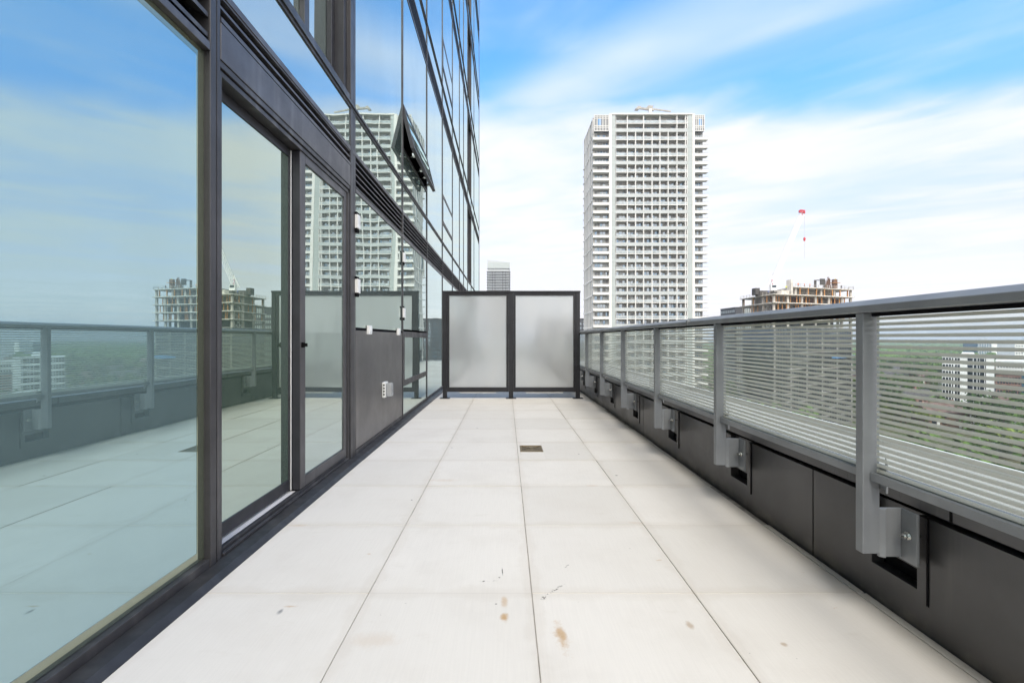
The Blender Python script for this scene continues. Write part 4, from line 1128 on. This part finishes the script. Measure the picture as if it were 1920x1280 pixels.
# pair of blue glass towers at the horizon
for (a, b, lab, mt, Y) in ((1834, 1859, 'blue glass tower with white end wall, left one on the horizon', 'glass_blue', 720), (1869, 1895, 'blue glass tower with white end wall, right one on the horizon', 'glass_blue', 735)):
    x0, x1 = P(a, 0, Y)[0], P(b, 0, Y)[0]; zt = P(0, 642, Y)[2]
    t_ = thing('office_tower', ((x0 + x1) / 2, Y, GZ), lab, 'building', 'blue glass towers on the horizon')
    MB().box(x0, x1, Y, Y + 24, GZ, zt).build('wall', mt, t_)
    m = MB()
    for q in range(9): x = x0 + (x1 - x0) * q / 8; m.box(x - .3, x + .3, Y - .2, Y, GZ, zt)
    m.build('mullion', 'white_render', t_); MB().box(x1, x1 + 8.5, Y - .3, Y + 24, GZ, zt + 1).build('end_wall', 'white_render', t_)
Y = 560; x0, x1 = P(1903, 0, Y)[0], P(1975, 0, Y)[0]; zt = P(0, 641, Y)[2]
t_ = thing('white_grid_tower', ((x0 + x1) / 2, Y, GZ), 'white gridded apartment block on the horizon at the right edge', 'building')
MB().box(x0, x1, Y, Y + 20, GZ, zt).build('wall', 'white_render', t_); m = MB(); windows_grid(m, x0 + .5, x1 - .5, Y, GZ + 1, zt - .5, 14, 9, .6, .5); m.build('window', 'glass_dark', t_)
MB().box(x0 - .3, x1 + .3, Y - .3, Y + 20.3, zt, zt + .5).build('roof', 'white_render', t_)

# far skyline
rs = random.Random(21)
far0 = None
for i in range(46):
    u = rs.uniform(.60, 1.75) if i < 38 else rs.uniform(.2, .6); Y = rs.uniform(2600, 5200); h = rs.choice([14, 20, 24, 30, 36]) + (Y - 2600) * .004; wd = rs.uniform(25, 70); mtn = rs.choice(['white_render', 'tower_white', 'tower_panel', 'balcony_frit'])
    x = u * Y
    m = MB(); m.box(x, x + wd, Y, Y + 20, GZ, GZ + h); m.box(x + wd * .3, x + wd * .55, Y + 5, Y + 14, GZ + h, GZ + h + 3)
    m.mat(1)
    for k in range(int(h / 6)): m.box(x + 1, x + wd - 1, Y - .5, Y, GZ + 2 + k * 6, GZ + 4.6 + k * 6)
    o = m.build('distant_block', [mtn, 'glass_tower']); tag(o, 'tiny pale block in the hazy skyline beyond the woods', 'building', 'far skyline blocks')

# brick row houses among the trees
def make_house(wall, roof, w_, d_, h_, lab):
    t_ = thing('row_house', (0, 0, GZ), lab, 'house', 'low houses among the trees')
    MB().box(-w_ / 2, w_ / 2, -d_ / 2, d_ / 2, GZ, GZ + h_).build('wall', wall, t_)
    m = MB(); e = .4; zz_ = GZ + h_ + .004
    m.add([(-w_ / 2 - e, -d_ / 2 - e, zz_), (w_ / 2 + e, -d_ / 2 - e, zz_), (w_ / 2 + e, d_ / 2 + e, zz_), (-w_ / 2 - e, d_ / 2 + e, zz_), (-w_ / 2 - e, 0, zz_ + d_ * .36), (w_ / 2 + e, 0, zz_ + d_ * .36)],
          [(0, 3, 2, 1), (0, 1, 5, 4), (2, 3, 4, 5), (1, 2, 5), (3, 0, 4)])
    rf = m.build('roof', roof, t_)
    m = MB()
    for q in (-.3, .3): m.box(w_ * q - .4, w_ * q + .4, .4, 1.2, zz_ + d_ * .2, zz_ + d_ * .36 + 1.0)
    m.build('chimney', 'brick_red', rf)
    m = MB(); windows_grid(m, -w_ / 2 + .5, w_ / 2 - .5, -d_ / 2, GZ + .6, GZ + h_ - .3, max(3, int(w_ / 3)), 2, .45, .5); m.build('window', 'glass_dark', t_)
    m = MB()
    for q in range(max(1, int(w_ / 7))): m.box(-w_ / 2 + 3 + q * 7, -w_ / 2 + 4 + q * 7, -d_ / 2 - .05, -d_ / 2 + .02, GZ, GZ + 2.1)
    m.build('door', 'white_render', t_)
    return t_
HP = [make_house('brick_red', 'roof_dark', 26, 10, 6.0, 'long red brick terrace house with a dark roof among the trees'), make_house('brick_brown', 'roof_brown', 14, 9, 5.5, 'brown brick house with a brown pitched roof among the trees'),
      make_house('white_render', 'roof_dark', 18, 10, 5.0, 'pale rendered house with a dark roof among the trees')]
spots_h = []
def free(x, y, r):
    u = x / y
    if 185 < y < 280 and 195 / 205 * .99 < u < 1.2 and y > 196: return False
    if (x - 112) ** 2 + (y - 172) ** 2 < 34 ** 2: return False
    if (x - 53) ** 2 + (y - 175) ** 2 < 34 ** 2: return False
    if 120 < y < 206 and .965 < u < 1.10 and y > 172: return False
    if abs(y - (300 - (x - 120) * .052)) < 8: return False
    return all((x - a) ** 2 + (y - b) ** 2 > (r + c) ** 2 for a, b, c in spots_h)
used = set()
rh = random.Random(31)
for band_y, us in ((250, (.83, .9, .97)), (228, (.85, .93)), (330, (.80, .86, .93, 1.0, 1.08)), (390, (.82, .88, .95, 1.02, 1.1, 1.16)), (470, (.84, .9, .97, 1.05, 1.13)), (210, (.88, .95)), (165, (.97, 1.12)), (192, (.84, .93, 1.12)), (236, (.78, .88)), (560, (.8, .87, .94, 1.02, 1.1))):
    for u in us:
        y = band_y + rh.uniform(-8, 8); x = u * y
        if not free(x, y, 8): continue
        i = rh.choice([0, 0, 1, 1, 2]); rz = rh.uniform(-.25, .25)
        if i not in used: o = HP[i]; used.add(i); o.location = (x, y, GZ); o.rotation_euler = (0, 0, rz)
        else: o = copy_tree(HP[i], loc=(x, y, GZ), rz=rz)
        spots_h.append((x, y, 11 if i == 0 else 8))

# parked cars along the street
def make_car(col, lab, cat='car'):
    t_ = thing('parked_car', (0, 0, GZ), lab, cat, 'cars along the street below'); z = GZ
    m = MB(); prof = [(-2.15, .32), (-2.2, .75), (-1.9, .92), (-1.2, 1.0), (-.65, 1.42), (.75, 1.45), (1.35, 1.02), (2.0, .9), (2.2, .7), (2.15, .32)]
    m.prism_y([(a, z + b) for a, b in prof], -.85, .85); m.build('body', col, t_, bevel=.08)
    m = MB(); m.prism_y([(-1.1, z + 1.01), (-.62, z + 1.36), (.7, z + 1.38), (1.2, z + 1.02)], -.87, .87); m.build('side_window', 'glass_dark', t_)
    for a in (-1.35, 1.35):
        for b in (-.8, .8): MB().tube((a, b - .1, z + .32), (a, b + .1, z + .32), .32, n=12).build('wheel', 'tyre', t_)
    return t_
cars = [make_car('car_white', 'small white car parked on the street beyond the trees'), make_car('car_blue', 'small blue car parked on the street beyond the trees'), make_car('car_red', 'small red car parked on the street beyond the trees'), make_car('car_grey', 'small grey car parked on the street beyond the trees')]
for i in range(22):
    x = 214 + i * 7.2 + rh.uniform(-1, 1); y = 297 - (x - 120) * .052 + (0 if i % 3 else 2.6) - 3.6
    k = i % 4
    if i < 4: o = cars[k]; o.location = (x, y, GZ + .06); o.rotation_euler = (0, 0, R(-3))
    else: copy_tree(cars[rh.randrange(4)], loc=(x, y, GZ + .06), rz=R(-3))

# ================================================================== trees
def make_tree(seed, leaf, H, Wd, label):
    r = random.Random(seed)
    t_ = thing('broadleaf_tree', (0, 0, GZ), label, 'tree', 'trees below the terrace')
    m = MB(); m.tube((0, 0, GZ - .2), (r.uniform(-.2, .2), 0, GZ + H * .4), .26, .17, 7)
    for q in range(5):
        a = q * 1.26 + r.uniform(-.3, .3); m.tube((0, 0, GZ + H * r.uniform(.25, .38)), (math.cos(a) * Wd * .3, math.sin(a) * Wd * .3, GZ + H * r.uniform(.5, .7)), .12, .04, 5)
    m.tube((0, 0, GZ + H * .38), (0, 0, GZ + H * .8), .16, .05, 6)
    m.build('trunk', 'bark', t_)
    m = MB()
    lobes = []
    for q in range(11):
        a = r.uniform(0, 6.28); rad_ = Wd * .5 * math.sqrt(r.uniform(.02, .75)); z = H * r.uniform(.38, .88)
        sh = 1 - abs(z / H - .6) * 1.1
        lobes.append((Vector((math.cos(a) * rad_ * sh, math.sin(a) * rad_ * sh, z)), Wd * r.uniform(.14, .24)))
    for L, lr in lobes:
        for q in range(46):
            d = Vector((r.gauss(0, 1), r.gauss(0, 1), r.gauss(0, 1))).normalized()
            p = L + d * lr * r.uniform(.72, 1.12); p.z += GZ
            n = (d + Vector((r.uniform(-.7, .7), r.uniform(-.7, .7), r.uniform(-.3, .8)))).normalized()
            s_ = r.uniform(.32, .62)
            t1 = n.orthogonal().normalized() * s_; t2 = n.cross(t1).normalized() * s_ * r.uniform(.6, 1)
            m.add([p - t1, p - t2 * .8, p + t1, p + t2], [(0, 1, 2, 3)])
    m.build('crown', leaf, t_, fix=False)
    return t_
TP = [make_tree(1, 'leaf_mid', 11, 9.5, 'mid green leafy tree among the trees below the terrace'), make_tree(2, 'leaf_light', 9, 8.5, 'yellow green young leafed tree among the trees below the terrace'),
      make_tree(3, 'leaf_dark', 13, 9, 'dark green tall tree among the trees below the terrace'), make_tree(4, 'leaf_mid', 8, 8, 'low round green tree among the trees below the terrace')]
rt = random.Random(9); usedt = set(); nt = 0; tries = 0
while nt < 285 and tries < 9000:
    tries += 1
    y = 118 + 330 * rt.random() ** 1.25; u = rt.uniform(.70, 1.34)
    x = u * y
    r_ = 2.6
    if not free(x, y, r_): continue
    if mnoise.noise(Vector((x * .02, y * .02, 1.7))) < -.22: continue
    spots_h.append((x, y, r_)); nt += 1
    i = rt.choices([0, 1, 2, 3], [4, 3, 2, 3])[0]; sc = rt.uniform(.8, 1.2); rz = rt.uniform(0, 6.28)
    loc = (x, y, GZ)
    if i not in usedt: o = TP[i]; usedt.add(i); o.location = loc; o.rotation_euler = (0, 0, rz); o.scale = (sc, sc, sc)
    else: o = copy_tree(TP[i], loc=loc, rz=rz, sc=(sc, sc, sc))
# far woodland as one mass
m = MB(); rf_ = random.Random(77)
def ico(sub):
    bmi = bmesh.new(); bmesh.ops.create_icosphere(bmi, subdivisions=sub, radius=1); iv = [v.co.copy() for v in bmi.verts]
    bmi.faces.ensure_lookup_table(); ifc = [tuple(v.index for v in f.verts) for f in bmi.faces]; bmi.free(); return iv, ifc
ICO = {1: ico(1), 2: ico(2)}
def clump(x, y, sub):
    s_ = rf_.uniform(3.4, 5.8) * (1 + y / 2200); h = rf_.uniform(.8, 1.3) * (5.5 / s_ if s_ > 6 else 1); sd_ = rf_.uniform(0, 100)
    iv, ifc = ICO[sub]; vs = []
    for v in iv:
        q = v * (1 + .6 * mnoise.noise(v * 1.8 + Vector((sd_, 0, 0))))
        vs.append((x + q.x * s_, y + q.y * s_, GZ + s_ * h * .75 + q.z * s_ * h))
    m.add(vs, ifc)
def leafy(x, y):
    wd_ = rf_.uniform(3.2, 5.2); hh_ = rf_.uniform(6, 12)
    for q in range(90):
        d = Vector((rf_.gauss(0, 1), rf_.gauss(0, 1), rf_.gauss(0, 1))).normalized()
        lob = 1 + .45 * mnoise.noise(d * 2.1 + Vector((x, y, 0)))
        p = Vector((x + d.x * wd_ * lob, y + d.y * wd_ * lob, GZ + hh_ * .55 + d.z * hh_ * .5 * lob))
        n = (d + Vector((rf_.uniform(-.6, .6), rf_.uniform(-.6, .6), rf_.uniform(-.2, .7)))).normalized()
        t1 = n.orthogonal().normalized() * rf_.uniform(.7, 1.3); t2 = n.cross(t1).normalized() * rf_.uniform(.6, 1.1)
        m.add([p - t1, p - t2, p + t1, p + t2], [(0, 1, 2, 3)])
cnt = 0
while cnt < 7600:
    y = 400 * (13 ** rf_.random()); u = rf_.uniform(.12, 2.6) if rf_.random() < .45 else rf_.uniform(.55, 1.5); x = u * y
    if mnoise.noise(Vector((x * .006, y * .003, 4.2))) < -.16: continue
    if 700 < y < 790 and 1.02 < u < 1.2: continue
    if y < 640 and 1.1 < u < 1.25: continue
    if not all((x - a_) ** 2 + (y - b_) ** 2 > (5 + c_) ** 2 for a_, b_, c_ in spots_h if c_ > 5): continue
    cnt += 1
    if y < 560: leafy(x, y)
    else: clump(x, y, 2 if y < 1100 else 1)
cnt = 0
while cnt < 1900:                                           # woods on either side of the view
    y = rf_.uniform(20, 420); x = rf_.uniform(20, 700); u = x / y
    if .69 < u < 1.36 and y > 110 and y < 400: continue
    if x < 80 and y < 190 or not free(x, y, 6) or mnoise.noise(Vector((x * .012, y * .012, 9.2))) < -.1: continue
    if 40 < x / y * 280 and abs(x - 266 - (y - 120) * .25) < 9: continue
    cnt += 1; leafy(x, y)
tag(m.build('distant_woodland', 'leaf_mid', fix=False), 'belt of far green woodland towards the horizon', 'woodland', kind='stuff')

# ================================================================== air
hz = MB().box(-9200, 9200, -9200, 9200, GZ - 1.0, 110)
ho = hz.build('haze', 'white_trim'); ho.data.materials.clear()
hm = bpy.data.materials.new('haze_air'); hm.use_nodes = True
kk = NT(hm.node_tree); kk.n.clear()
oo = kk.node('ShaderNodeOutputMaterial'); pv = kk.node('ShaderNodeVolumePrincipled')
kk.put(pv.inputs['Color'], (0.86, 0.92, 1.0)); pv.inputs['Density'].default_value = 0.00024; pv.inputs['Anisotropy'].default_value = 0.2
kk.l.new(pv.outputs[0], oo.inputs['Volume']); ho.data.materials.append(hm)
tag(ho, 'thin pale haze over the city', kind='stuff')
